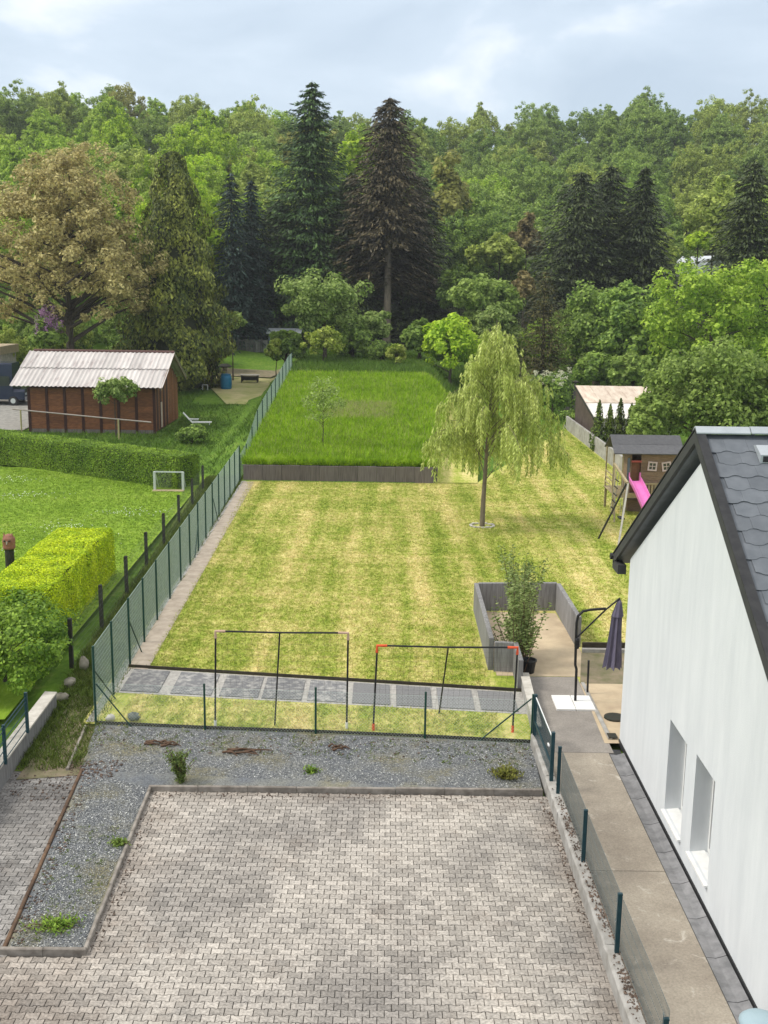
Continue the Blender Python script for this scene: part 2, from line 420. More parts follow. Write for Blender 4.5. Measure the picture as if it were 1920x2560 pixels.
# ================================================================== terrain
def sstep(a, b, v):
    t = min(1.0, max(0.0, (v - a) / (b - a))); return t * t * (3 - 2 * t)
def terrain(x, y):
    """height of the natural ground at (x, y), metres above the parking court"""
    h = 0.06 * max(0.0, y - 80.0)
    if y > 120: h = 2.4
    k = 107.0 + 35.0 * min(1.0, max(0.0, (x + 30.0) / 45.0))
    d = y - k
    if d > -12:
        g_ = 0.245 + 0.035 * sstep(5, 45, x) + 0.02 * sstep(-35, -60, x)
        s = g_ * (d + 12.0) ** 2 / 24.0 if d < 12 else g_ * d
        s = min(s, 33.0 + 12.0 * sstep(5, 45, x) + 3.0 * sstep(-30, -70, x) if d > 12 else s)
        h += s
    if y > 54.9:
        w = (sstep(54.9, 64.0, y) if x < -7.26 or x > 2.57 + 0.084 * (y - 55.0) else 1.0) * sstep(-10.5, -7.3, x) * (1.0 - sstep(2.7, 6.5, x))
        m = 0.85 + 0.085 * (min(y, 84.0) - 55.0)
        f = 1.0 - sstep(110, 128, y)
        if w > 0: h = h + (max(h, m) - h) * w * f
    return h

def grid_sheet(name, xs, ys, zf, m, kind='structure', parent=None, uvw=None):
    V = []; nx = len(xs); ny = len(ys)
    for y in ys:
        for x in xs: V.append((x, y, zf(x, y)))
    i, j = np.meshgrid(np.arange(nx - 1), np.arange(ny - 1))
    a = (j * nx + i).ravel()
    Q = np.stack([a, a + 1, a + 1 + nx, a + nx], 1)
    o = link(name, np_mesh(name, V, Q, m), parent)
    if kind: o['kind'] = kind
    return o

def patch(name, c, nx, ny, dz, m, rel=True, kind='structure'):
    """bilinear sheet over four (x, y) corners (near-left, near-right, far-right, far-left), dz above the terrain"""
    V = []
    for j in range(ny + 1):
        v = j / ny
        for i in range(nx + 1):
            u = i / nx
            x = (c[0][0]*(1-u) + c[1][0]*u)*(1-v) + (c[3][0]*(1-u) + c[2][0]*u)*v
            y = (c[0][1]*(1-u) + c[1][1]*u)*(1-v) + (c[3][1]*(1-u) + c[2][1]*u)*v
            V.append((x, y, (terrain(x, y) if rel else 0) + dz))
    i, j = np.meshgrid(np.arange(nx), np.arange(ny)); a = (j * (nx + 1) + i).ravel()
    o = link(name, np_mesh(name, V, np.stack([a, a + 1, a + nx + 2, a + nx + 1], 1), m))
    if kind: o['kind'] = kind
    return o

def blades(name, c, n, h, w, m, dz, seed, lean=0.5, rel=True, keep=None, per=3, spread=0.03, label=None):
    """short grass over a four corner area: n tufts of thin triangles"""
    R = np.random.default_rng(seed)
    u = R.random(n); v = R.random(n); c = np.array(c, float)
    P = (c[0]*(1-u)[:,None] + c[1]*u[:,None])*(1-v)[:,None] + (c[3]*(1-u)[:,None] + c[2]*u[:,None])*v[:,None]
    if keep is not None:
        k = np.array([keep(x, y) for x, y in P]); P = P[k]
    z = np.array([terrain(x, y) for x, y in P]) if rel else np.zeros(len(P))
    P = np.repeat(np.column_stack([P, z + dz]), per, 0); N = len(P)
    P[:, :2] += R.normal(0, spread, (N, 2))
    a = R.random(N) * 2 * math.pi; hh = h[0] + (h[1] - h[0]) * R.random(N) ** 1.5
    d = np.column_stack([np.cos(a), np.sin(a), np.zeros(N)]) * (w * (0.6 + 0.8 * R.random(N)))[:, None]
    le = R.normal(0, lean, (N, 2)) * hh[:, None]
    V = np.empty((N, 3, 3)); V[:, 0] = P - d; V[:, 1] = P + d
    V[:, 2] = P + np.column_stack([le, hh])
    o = link(name, np_mesh(name, V.reshape(-1, 3), np.arange(N * 3).reshape(-1, 3), m))
    o['kind'] = 'stuff'
    if label: o['label'] = label
    return o

xs = list(np.arange(-400, -60, 17)) + list(np.arange(-60, 61, 1.5)) + list(np.arange(77, 401, 17))
ys = list(np.arange(-40, 20, 6)) + list(np.arange(20, 130, 1.5)) + list(np.arange(130, 300, 5)) + list(np.arange(300, 901, 40))
grid_sheet('ground', xs, ys, lambda x, y: terrain(x, y) - (0.14 if (y < 60 and x > -45) or (2 < x < 13 and y < 80) else 0.02), M['bank'])
# far wooded hill: same ground, darker leaf litter
grid_sheet('hillside', list(np.arange(-200, 201, 6)), list(np.arange(108, 420, 5)), lambda x, y: terrain(x, y) + 0.02 - 3.0 * (1 - sstep(112, 134, y)), M['forestfloor'])

LZ = 0.05
patch('lawn', [(-6.75, 23.33), (3.45, 22.60), (4.72, 55.1), (-7.2, 54.85)], 12, 30, LZ, M['lawn'], rel=False)
patch('lawn', [(3.452, 22.9), (20, 22.9), (12.75, 78), (4.722, 55.2)], 28, 88, LZ, M['lawn'])
patch('meadow_ground', [(-7.25, 55.05), (2.55, 55.1), (4.9, 83), (-7.25, 83)], 16, 30, 0.03, M['meadow'])
patch('lawn', [(2.56, 54.9), (4.73, 55.0), (7.2, 83), (4.91, 83)], 8, 40, 0.085, M['lawn'])
patch('lawn', [(-40, 18), (-8.55, 23.5), (-9.2, 57), (-40, 60)], 10, 10, LZ, M['leftlawn'], rel=False)
patch('grass_verge', [(-7.5, 20.9), (-6.02, 20.9), (-7.2, 56), (-9.4, 56)], 3, 20, 0.006, M['rough'], rel=False)
patch('grass_bank', [(-12, 56), (-7.3, 56), (-7.3, 96), (-14, 84)], 5, 20, 0.04, M['bank'])
patch('earth_track', [(-7.3, 20.5), (-6.1, 20.75), (-6.62, 24.8), (-7.4, 25.2)], 4, 6, 0.011, M['dirt'], rel=False)
patch('dry_path', [(-12.6, 87), (-8.3, 87), (-9.6, 101), (-17.5, 103)], 8, 14, 0.07, simple('pale_dry_grass_path', (0.46, 0.40, 0.20), (0.24, 0.27, 0.07), 0.6, 0.95, detail=7))
patch('earth_bed', [(-16.0, 103), (-8.0, 101.5), (-8.0, 106), (-16.0, 108)], 6, 5, 0.08, M['dirt'])
patch('gravel_yard', [(-40, 73), (-24.2, 73), (-25.4, 92), (-44, 92)], 6, 8, 0.05, simple('pale_yard_gravel', (0.36, 0.345, 0.31), (0.22, 0.215, 0.20), 3, 0.95, 0.5, detail=7))

# ------------------------------------------------------------------ parking court and driveway: interlocking double-T pavers
PW, PL = 0.200, 0.1405
def paver_mesh(name, m):
    a, we, ww = 0.0966, 0.0772, 0.0572
    half = [(-a, -we), (-a + 0.030, -we), (-a + 0.052, -ww), (a - 0.052, -ww), (a - 0.030, -we), (a, -we)]
    top = half + [(-x, -y) for x, y in half]
    n = len(top); s = 0.945
    vs = [(x * s, y * s, 0.0) for x, y in top] + [(x, y, -0.014) for x, y in top]
    fs = [tuple(range(n))] + [(n + k, n + (k + 1) % n, (k + 1) % n, k) for k in range(n)]
    return vs, fs
pv, pf = paver_mesh('paver', None)
def pavement(name, inside, m, x0, x1, y0, y1, seed, singles=0, sink=0.0, tiltv=0.004):
    R = random.Random(seed)
    spots = []
    j = 0; y = y0
    while y < y1:
        off = (j % 2) * PW / 2
        x = x0 + off
        while x < x1:
            if inside(x, y): spots.append((x, y))
            x += PW
        y += PL; j += 1
    spots.sort(key=lambda p: p[1])
    near = [p for p in spots if p[1] > 12.95][:singles]; nearset = set(near)
    rest = [p for p in spots if p not in nearset]
    bed = MB()
    return spots, near, rest
def stuff_pavers(spots, seed, m, name, parent, sink=0.0):
    R = random.Random(seed); me = MB()
    V = []; Q = []
    for (x, y) in spots:
        dz = R.uniform(-0.005, 0.003) + sink; tx = R.uniform(-0.02, 0.02); ty = R.uniform(-0.02, 0.02)
        me.add([(x + a, y + b, c + dz + a * tx + b * ty) for a, b, c in pv], pf)
    o = me.build(name, m, parent); o['kind'] = 'stuff'
    return o
def in_park(x, y):
    if y > 20.19 or x > 3.41 + 0.012 * (20 - y): return False
    if y < 14.66: return x > -8.3
    return x > -4.36 - 0.032 * (y - 14.76) - 0.09
def in_drive(x, y):
    return 14.66 <= y < 20.95 - 0.10 * (x + 6.0) and -7.62 < x < -5.56 - 0.092 * (y - 14.73) + 0.03
park = link('parking_court', np_mesh('parking_bed', [(-8.4, 8.0, -0.028), (3.5, 8.0, -0.028), (3.3, 20.15, -0.028), (-8.4, 20.15, -0.028)], [(0, 1, 2, 3)], M['joint']))
tag(park, kind='structure')
s_, near, rest = pavement('parking', in_park, M['paver'], -8.3, 3.5, 11.6, 20.1, 1, 300)
stuff_pavers(rest, 2, M['paver'], 'pavers', park)
pm = MB().add(pv, pf).mesh('paver', M['paver'])
RP = random.Random(5)
for x, y in near:
    o = link('paver', pm, park, (x, y, RP.uniform(-0.005, 0.003))); o.rotation_euler = (RP.uniform(-0.02, 0.02), RP.uniform(-0.02, 0.02), RP.uniform(-0.008, 0.008))
drive = link('driveway', np_mesh('drive_bed', [(-7.7, 14.6, -0.024), (-5.5, 14.6, -0.024), (-5.9, 21.2, -0.024), (-7.7, 21.2, -0.024)], [(0, 1, 2, 3)], M['joint']))
tag(drive, kind='structure')
s_, n2, rest2 = pavement('drive', in_drive, M['drive'], -7.8, -5.4, 14.68, 21.2, 7, 0)
R7 = random.Random(9)
stuff_pavers([p for p in rest2 if p[1] > 16.2], 8, M['drive'], 'pavers', drive)
pmd = MB().add(pv, pf).mesh('paver', M['drive'])
for x, y in [p for p in rest2 if p[1] <= 16.2]:
    o = link('paver', pmd, drive, (x, y, R7.uniform(-0.006, 0.003))); o.rotation_euler = (R7.uniform(-0.03, 0.03), R7.uniform(-0.03, 0.03), R7.uniform(-0.01, 0.01))

# kerb stones: one run per edge, each stone a piece of the kerb
kerb = empty('kerb', (0, 0, 0), kind='structure')
def kerb_run(a, b, n, w, z0, z1, m, name='kerb_stone', seed=0):
    R = random.Random(seed); a = Vector((*a, 0)); b = Vector((*b, 0)); d = (b - a) / n; L = d.length
    me = MB().bbox(0.004, L - 0.004, -w / 2, w / 2, z0, z1, 0.012).mesh(name, m)
    for i in range(n):
        o = link(name, me, kerb, a + d * i + Vector((0, 0, R.uniform(-0.006, 0.006))), math.atan2(d.y, d.x) + R.uniform(-0.006, 0.006))
kerb_run((-5.62, 14.70), (-4.33, 14.70), 2, 0.07, -0.05, 0.10, M['kerb'], seed=1)
kerb_run((-4.36, 14.74), (-4.535, 20.12), 6, 0.06, -0.05, 0.085, M['kerb'], seed=2)
kerb_run((-4.56, 20.13), (3.22, 20.20), 8, 0.07, -0.05, 0.11, M['kerb'], seed=3)
kerb_run((-5.58, 14.74), (-6.10, 20.95), 6, 0.06, -0.05, 0.075, M['rustedge'], 'edging_board', seed=4)
kerb_run((-6.40, 20.95), (-6.62, 23.2), 2, 0.06, -0.05, 0.07, M['kerb'], seed=5)

# gravel bed
patch('gravel_bed', [(-5.54, 14.75), (-4.40, 14.75), (-4.57, 20.16), (-6.06, 20.9)], 6, 20, 0.04, M['gravel'], rel=False)
patch('gravel_bed', [(-6.10, 20.905), (-4.57, 20.165), (3.22, 20.23), (3.30, 22.62)], 1, 1, 0.041, M['gravel'], rel=False)
patch('gravel_bed', [(-6.12, 20.905), (3.30, 22.62), (3.30, 22.62), (-6.42, 23.28)], 1, 1, 0.0405, M['gravel'], rel=False)
def chips(name, c, n, seed, m, size=(0.012, 0.032), dz=0.045):
    R = np.random.default_rng(seed); u = R.random(n); v = R.random(n); c = np.array(c, float)
    P = (c[0]*(1-u)[:,None] + c[1]*u[:,None])*(1-v)[:,None] + (c[3]*(1-u)[:,None] + c[2]*u[:,None])*v[:,None]
    base = np.array([(1,0,0),(0,1,0),(-1,0,0),(0,-1,0),(0.1,0.1,1),(-0.1,0,-0.7)], float)
    F = np.array([(0,1,4),(1,2,4),(2,3,4),(3,0,4),(1,0,5),(2,1,5),(3,2,5),(0,3,5)])
    sz = size[0] + (size[1] - size[0]) * R.random(n) ** 2
    S = np.stack([sz, sz * (0.5 + 0.5 * R.random(n)), sz * (0.35 + 0.4 * R.random(n))], 1)
    a = R.random(n) * 6.283; ca, sa = np.cos(a), np.sin(a)
    V = base[None] * S[:, None, :] * (0.75 + 0.5 * R.random((n, 6, 1)))
    X = V[..., 0] * ca[:, None] - V[..., 1] * sa[:, None]; Y = V[..., 0] * sa[:, None] + V[..., 1] * ca[:, None]
    V = np.stack([X, Y, V[..., 2]], 2) + np.column_stack([P, np.full(n, dz)])[:, None, :]
    Q = (F[None] + (np.arange(n) * 6)[:, None, None]).reshape(-1, 3)
    o = link(name, np_mesh(name, V.reshape(-1, 3), Q, m)); o['kind'] = 'stuff'; return o
chips('gravel', [(-5.5, 14.8), (-4.43, 14.8), (-4.6, 20.16), (-6.0, 20.9)], 16000, 11, M['chip'], (0.008, 0.024))
chips('gravel', [(-6.05, 20.9), (3.2, 20.26), (3.28, 22.55), (-6.4, 23.2)], 36000, 12, M['chip'], (0.008, 0.024))

# slab strip: nine dark slabs in a pale gritty bed, low dark board along the far edge
strip = patch('paved_strip', [(-6.62, 25.27), (3.42, 24.22), (3.46, 25.66), (-6.55, 27.02)], 1, 1, LZ + 0.006, M['slabjoint'], rel=False)
xsl = [(-6.36, -5.42), (-5.12, -4.12), (-3.92, -2.98), (-2.88, -1.92), (-1.78, -0.86), (-0.70, 0.20), (0.36, 1.20), (1.36, 2.20), (2.36, 3.22)]
for i, (a, b) in enumerate(xsl):
    def yl(x): return 25.27 - (x + 6.62) * 0.1046 + 0.10
    def yh(x): return 27.02 - (x + 6.55) * 0.1359 - 0.13
    me = MB(); z0, z1 = LZ + 0.004, LZ + 0.028
    p = [(a, yl(a)), (b, yl(b)), (b, yh(b)), (a, yh(a))]
    me.prism(p, 'z', z0, z1)
    o = me.build('slab', M['slabgrit'] if i < 5 else M['slabdark'], strip)
bd = MB(); bd.bar((-6.55, 27.06, 0.085), (3.46, 25.70, 0.085), 0.035, 0.09)
o = bd.build('edging_board', M['darkwood'], strip)
patch('fence_strip', [(-6.68, 23.4), (-6.50, 23.4), (-7.0, 54.8), (-7.22, 54.8)], 1, 1, LZ + 0.008, M['conc'], rel=False)
patch('fence_strip', [(-6.58, 26.95), (-6.02, 26.9), (-6.55, 54.6), (-7.1, 54.6)], 1, 1, LZ + 0.010, simple('gritty_margin', (0.44, 0.375, 0.30), (0.30, 0.25, 0.195), 3, 0.95, 0.4, detail=7), rel=False)

# path, patio floor, terrace
pth = link('path', np_mesh('path_base', [(3.47, 10, 0.03), (5.02, 10, 0.03), (5.02, 27, 0.03), (3.47, 27, 0.03)], [(0, 1, 2, 3)], M['joint'])); tag(pth, kind='structure')
ysl = [10.0, 13.0, 17.22, 22.10, 26.80]
for i in range(4):
    b = MB().bbox(3.50, 4.895 if i < 3 else 5.01, ysl[i] + 0.008, ysl[i + 1] - 0.008, 0.0, 0.056, 0.008)
    b.build('path_slab', M['path'] if i < 3 else M['path2'], pth)
patch('patio_floor', [(2.95, 26.81), (5.55, 26.81), (5.3, 32.4), (2.9, 32.5)], 1, 1, LZ + 0.007, M['sand'], rel=False)
patch('terrace', [(4.905, 22.60), (9.0, 22.60), (9.0, 26.3), (5.0, 26.3)], 1, 1, LZ + 0.012, M['sand'], rel=False)
patch('terrace', [(5.0, 26.302), (9.0, 26.302), (9.0, 28.7), (5.45, 28.7)], 1, 1, LZ + 0.011, M['dirt'], rel=False)
edge = empty('terrace_edging', (0, 0, 0), kind='structure')
MB().bbox(5.02, 5.11, 22.8, 26.3, 0.0, 0.10, 0.01).build('edging_stone', M['conc'], edge)
MB().bbox(5.48, 9.0, 28.72, 28.84, 0.0, 0.16, 0.01).build('edging_stone', M['conc'], edge)
MB().bbox(5.50, 9.0, 28.85, 28.92, 0.0, 0.30, 0.01).build('edging_board', M['darkwood'], edge)
gut = empty('gutter', (0, 0, 0), kind='structure')
gm = MB().add([(4.905, 0.016, 0), (5.08, 0.016, 0), (5.205, 0.016, 0), (5.205, 1.094, 0), (5.08, 1.094, 0), (4.905, 1.094, 0),
               (4.905, 0.016, 0.052), (5.05, 0.016, 0.036), (5.205, 0.016, 0.085), (5.205, 1.094, 0.085), (5.05, 1.094, 0.036), (4.905, 1.094, 0.052)],
              [(6, 7, 10, 11), (7, 8, 9, 10), (0, 1, 2, 8, 7, 6), (5, 11, 10, 9, 4, 3), (0, 6, 11, 5), (2, 3, 9, 8)]).mesh('gutter_stone', M['gutter'])
for i in range(11):
    link('gutter_stone', gm, gut, (0, 10.6 + 1.04 * i, 0), 0, (1, 0.95, 1))
MB().box(4.90, 5.18, 21.98, 22.32, 0.02, 0.035).build('gully', M['black'], gut)

# ================================================================== white house with slate roof on the right
house = empty('white_house', (5.25, 17.85, 0), label='white roughcast house gable with dark slate roof at the right edge', cat='house')
HX = Vector((5.25, 17.85, 0))
def hb(mb, name, m, parent=house, smooth=False):
    o = mb.build(name, m, parent, smooth=smooth)
    o.location = -HX if parent is house else (0, 0, 0)
    return o
X0, X1 = 5.25, 5.58
YN, YF, YA = 12.9, 22.72, 17.87
W = [(16.05, 17.10, 0.50, 2.26), (17.68, 18.80, 0.42, 2.18)]
def roofz(y): return 7.34 - 0.605 * abs(y - YA)
wl = MB()
ycuts = [YN, W[0][0], W[0][1], W[1][0], W[1][1], YF]
for i in range(5):
    a, b = ycuts[i], ycuts[i + 1]
    if i in (1, 3):
        z0, z1 = W[i // 2][2], W[i // 2][3]
        wl.box(X0, X1, a, b, 0.12, z0); wl.box(X0, X1, a, b, z1, 2.5)
    else: wl.box(X0, X1, a, b, 0.12, 2.5)
wl.prism([(YN, 2.5), (YF, 2.5), (YF, roofz(YF) - 0.22), (YA, roofz(YA) - 0.22), (YN, roofz(YN) - 0.22)], 'x', X0, X1)
hb(wl, 'wall', M['stucco'])
bk = MB(); bk.box(X1 + 0.001, 14.2, YF - 0.3, YF, 0.0, roofz(YF) - 0.22); bk.box(X1 + 0.001, 14.2, YN, YN + 0.3, 0.0, roofz(YN) - 0.22)
bk.prism([(YN, 0.0), (YF, 0.0), (YF, roofz(YF) - 0.24), (YA, roofz(YA) - 0.24), (YN, roofz(YN) - 0.24)], 'x', 13.9, 14.19)
hb(bk, 'rear_wall', M['stucco'])
pl_ = MB(); pl_.box(X0 - 0.02, X1, YN, YF - 0.002, 0.0, 0.118)
hb(pl_, 'plinth', M['black'])
for a, b, z0, z1 in W:
    fr = MB()
    fx0, fx1 = X1 - 0.03, X1 + 0.045
    fr.box(fx0, fx1, a + 0.002, a + 0.07, z0 + 0.02, z1 - 0.002); fr.box(fx0, fx1, b - 0.07, b - 0.002, z0 + 0.02, z1 - 0.002)
    fr.box(fx0, fx1, a + 0.07, b - 0.07, z0 + 0.02, z0 + 0.09); fr.box(fx0, fx1, a + 0.07, b - 0.07, z1 - 0.07, z1 - 0.002)
    f = hb(fr, 'window', M['white'])
    MB().box(fx0 + 0.03, fx0 + 0.04, a + 0.07, b - 0.07, z0 + 0.09, z1 - 0.07).build('pane', M['glass'], f)
    sl = MB().add([(X0 - 0.06, a - 0.03, z0 - 0.045), (X1 - 0.075, a - 0.03 + 0.032, z0 - 0.01), (X1 - 0.075, b - 0.002, z0 - 0.01), (X0 - 0.06, b + 0.03, z0 - 0.045),
                   (X0 - 0.06, a - 0.03, z0 - 0.012), (X1 - 0.075, a + 0.002, z0 + 0.026), (X1 - 0.075, b - 0.002, z0 + 0.026), (X0 - 0.06, b + 0.03, z0 - 0.012)],
                  [(3, 2, 1, 0), (4, 5, 6, 7), (0, 1, 5, 4), (1, 2, 6, 5), (2, 3, 7, 6), (3, 0, 4, 7)])
    hb(sl, 'window_sill', M['white'])
# roof deck, verge boards, shingles, ridge
rs = MB(); t_ = 0.16
for sgn, ye in ((1, 23.54), (-1, 12.2)):
    z_e = 7.52 - 0.611 * abs(ye - YA)
    rs.prism([(YA, 7.50 - t_), (YA, 7.50), (ye, z_e), (ye, z_e - t_)], 'x', 5.12, 14.4)
hb(rs, 'roof', M['slate'])
vb = MB()
for ye in (23.50, 12.24):
    z_e = 7.54 - 0.611 * abs(ye - YA)
    vb.prism([(YA, 7.56 - 0.20), (YA, 7.56), (ye, z_e), (ye, z_e - 0.20)], 'x', 5.06, 5.117)
hb(vb, 'verge_board', M['fascia'])
vb2 = MB()
for ye in (23.54, 12.20):
    z_e = 7.58 - 0.611 * abs(ye - YA)
    vb2.prism([(YA, 7.575), (YA, 7.60), (ye, z_e + 0.015), (ye, z_e - 0.012)], 'x', 5.045, 5.20)
hb(vb2, 'verge_trim', M['black'])
eg = MB(); eg.tube([(5.02, 23.66, 4.02), (14.4, 23.66, 4.02)], 0.075, 10); hb(eg, 'eaves_gutter', M['black'])
eg = MB(); eg.box(5.06, 5.24, 23.0, 23.58, 3.78, 3.98); hb(eg, 'eaves_box', M['fascia'])
# scalloped shingles on the near slope
SW, SE = 0.36, 0.30
ang = math.atan(0.611); cs, sn = math.cos(ang), math.sin(ang)
prof = [(-0.5, 0.30), (0.5, 0.30), (0.5, 0.0), (0.36, -0.008), (0.2, -0.044), (0.0, -0.052), (-0.2, -0.044), (-0.36, -0.008), (-0.5, 0.0)]
def shingle_verts(th=0.010):
    vs = []; n = len(prof)
    for lift in (0.0, th):
        for u, v in prof:
            s_ = v if v < 0.2 else 0.30
            vs.append((u * SW * 0.996, s_, lift + (0.012 if v < 0.2 else 0.0)))
    fs = [tuple(range(n, 2 * n))] + [(k, (k + 1) % n, n + (k + 1) % n, n + k) for k in range(n)]
    return vs, fs
sv, sf = shingle_verts()
def slope_pt(u, s, w):
    """u along the ridge (x), s up the slope from near eave, w proud of it"""
    L = (YA - 12.2) / cs
    y = 12.2 + s * cs - w * sn; z = (7.50 - 0.611 * (YA - 12.2)) + s * sn + w * cs
    return (u, y, z)
spots = []
nrow = int(((YA - 12.2) / cs - 0.12) / SE)
Ltot = (YA - 12.2) / cs
for j in range(nrow):
    s = Ltot - 0.16 - SE * (j + 1) + 0.02
    k = 0
    x = 5.30 + (j % 2) * SW / 2
    while x < 14.2:
        spots.append((x, s)); x += SW
near_sh = [p for p in spots if p[0] < 8.4 and p[1] > Ltot - 5.2]
near_sh.sort(key=lambda p: p[0] + (Ltot - p[1]) * 0.3); near_sh = near_sh[:290]; ns = set(near_sh)
shm = bpy.data.meshes.new('shingle'); shm.from_pydata([(a, b * cs - c * sn, b * sn + c * cs) for a, b, c in sv], [], sf); shm.materials.append(M['slate'])
RS = random.Random(3)
for x, s in near_sh:
    o = link('shingle', shm, house, Vector(slope_pt(x, s, 0.004 + RS.uniform(0, 0.006))) - HX); o.rotation_euler = (RS.uniform(-0.012, 0.012), 0, RS.uniform(-0.01, 0.01))
st = MB()
for x, s in spots:
    if (x, s) in ns: continue
    p = slope_pt(x, s, 0.004 + RS.uniform(0, 0.006))
    st.add([(p[0] + a, p[1] + b * cs - c * sn, p[2] + b * sn + c * cs) for a, b, c in sv], sf)
o = hb(st, 'shingles', M['slate']); o['kind'] = 'stuff'
rc = MB().prism([(-0.13, -0.075), (0, 0.012), (0.13, -0.075), (0.13, -0.055), (0.03, 0.03), (-0.03, 0.03), (-0.13, -0.055)], 'x', 0.004, 0.88).mesh('ridge_cap', M['zinc'])
for i in range(10):
    link('ridge_cap', rc, house, Vector((5.05 + 0.89 * i, YA, 7.60 + 0.006 * (i % 2))) - HX)
vt = MB(); q = slope_pt(6.10, Ltot - 0.55, 0.02)
vt.prism([(q[1] - 0.17, q[2] - 0.09), (q[1] - 0.17, q[2] + 0.04), (q[1] + 0.10, q[2] + 0.16), (q[1] + 0.22, q[2] + 0.14)], 'x', q[0] - 0.16, q[0] + 0.16)
v_ = hb(vt, 'roof_vent', M['zinc'])
MB().box(q[0] - 0.12, q[0] + 0.12, q[1] - 0.176, q[1] - 0.171, q[2] - 0.075, q[2] + 0.02).build('vent_mouth', M['black'], v_)

# ================================================================== walls and fences near the court
gw = empty('garden_wall', (3.38, 17.0, 0), label='low rough concrete wall between the paved court and the house path', cat='wall')
GW = Vector((3.38, 17.0, 0))
R = random.Random(17)
ypos = [10.5, 12.6, 14.7, 16.8, 18.9, 20.4, 22.5]
for i in range(6):
    a, b = ypos[i] + 0.004, ypos[i + 1] - 0.004
    mb = MB(); n = 10; vs = []; fs = []
    for k in range(n + 1):
        y = a + (b - a) * k / n; xo = 3.29 - (y - 20) * -0.0 + R.uniform(-0.012, 0.012)
        zt = 0.30 + R.uniform(-0.02, 0.02)
        xl = 3.285 + 0.012 * (20 - y) * 0.9
        vs += [(xl, y, -0.1), (xl + R.uniform(-0.008, 0.01), y, zt - 0.035), (xl + 0.03, y, zt), (xl + 0.185, y, zt + R.uniform(-0.015, 0.01)), (xl + 0.20, y, 0.0)]
    for k in range(n):
        for q in range(4): fs.append((5*k+q, 5*k+q+1, 5*k+q+6, 5*k+q+5))
    fs += [(4, 3, 2, 1, 0), tuple(5*n + q for q in range(5))]
    o = mb.add(vs, fs).build('wall_section', M['conc'], gw, -GW)
lit = MB(); R = random.Random(4)
for k in range(520):
    y = R.choice([R.uniform(12.3, 19.6), R.gauss(18.2, 0.5), R.gauss(15.8, 0.5), R.gauss(13.6, 0.3)])
    x = 3.30 + 0.0108 * (20 - y) + R.uniform(0.03, 0.21); s = R.uniform(0.008, 0.026)
    a = R.uniform(0, 6.28); ca, sa = math.cos(a) * s, math.sin(a) * s
    lit.add([(x - ca, y - sa, 0.30), (x + sa, y - ca, 0.305 + s * .3), (x + ca, y + sa, 0.302), (x - sa, y + ca, 0.305 + s * .4), (x, y, 0.31 + s * 0.8)], [(0, 1, 4), (1, 2, 4), (2, 3, 4), (3, 0, 4)])
o = lit.build('leaf_litter', M['debris']); tag(o, kind='stuff')

lw = empty('low_concrete_wall', (3.6, 24.2, 0), label='low pale concrete wall running along the path to the patio', cat='wall')
MB().prism([(3.36, 22.62), (3.50, 22.62), (3.64, 26.0), (3.46, 26.0)], 'z', 0, 0.40).build('wall_body', M['conc'], lw, (-3.6, -24.2, 0))
MB().prism([(3.34, 22.6), (3.52, 22.6), (3.66, 26.02), (3.44, 26.02)], 'z', 0.402, 0.43).build('coping', M['concpale'], lw, (-3.6, -24.2, 0))

def mesh_panel(mb, a, b, z0, z1, dx, dz, r=0.0022, z0b=None, z1b=None, sides=4, hr=None):
    """welded bars between two points: verticals every dx, horizontals every dz"""
    a = Vector(a); b = Vector(b); L = (b - a).length; n = max(1, int(L / dx))
    z0b = z0 if z0b is None else z0b; z1b = z1 if z1b is None else z1b
    for i in range(n + 1):
        f = i / n; p = a + (b - a) * f
        mb.tube([(p.x, p.y, z0 + (z0b - z0) * f), (p.x, p.y, z1 + (z1b - z1) * f)], r, sides, False)
    m = max(1, int((z1 - z0) / dz))
    for j in range(m + 1):
        f = j / m
        mb.tube([(a.x, a.y, z0 + (z1 - z0) * f), (b.x, b.y, z0b + (z1b - z0b) * f)], hr or r, sides, False)
    return mb

# bar fence standing on the garden wall
bf = empty('bar_fence', (3.47, 16.5, 0.3), label='blue green bar mesh fence on the wall beside the house path', cat='fence')
B0 = Vector((3.47, 16.5, 0.3))
fy = [(3.42, 19.66, 1.22), (3.455, 17.08, 1.22), (3.49, 14.47, 1.23), (3.54, 11.95, 1.05)]
for i, (x, y, zt) in enumerate(fy):
    p = MB().box(x - 0.032, x + 0.032, y - 0.022, y + 0.022, 0.28, zt).build('post', M['teal'], bf, -B0)
    MB().box(x - 0.036, x + 0.036, y - 0.026, y + 0.026, zt + 0.001, zt + 0.025).build('post_cap', M['teal'], p)
    cl = MB()
    for z in (0.45, 0.8, 1.1): cl.box(x - 0.04, x - 0.034, y - 0.03, y + 0.03, z, z + 0.04)
    cl.build('clamp', M['wireteal'], p)
for i in range(3):
    a, b = fy[i], fy[i + 1]
    mb = MB(); mesh_panel(mb, (a[0] + 0.045, a[1] - 0.03, 0), (b[0] + 0.045, b[1] + 0.03, 0), 0.36, 1.17, 0.05, 0.2, 0.0036, None, 1.17)
    o = mb.build('bar_panel', M['wireteal'], bf, -B0)
gt = empty('garden_gate', (3.38, 21.3, 0), label='narrow dark teal mesh gate closing the gap beside the fence corner', cat='gate')
G0 = Vector((3.38, 21.3, 0))
for x, y, zt in ((3.33, 22.46, 1.22), (3.37, 20.20, 1.31)):
    MB().box(x - 0.035, x + 0.035, y - 0.035, y + 0.035, 0.0, zt).build('post', M['teal'], gt, -G0)
mb = MB()
for z in (0.14, 0.62, 1.14): mb.bar((3.33, 22.40, z), (3.365, 20.27, z), 0.035, 0.035)
for y in (22.38, 20.29): mb.bar((3.333 + (22.4 - y) * 0.0166, y, 0.14), (3.333 + (22.4 - y) * 0.0166, y, 1.14), 0.035)
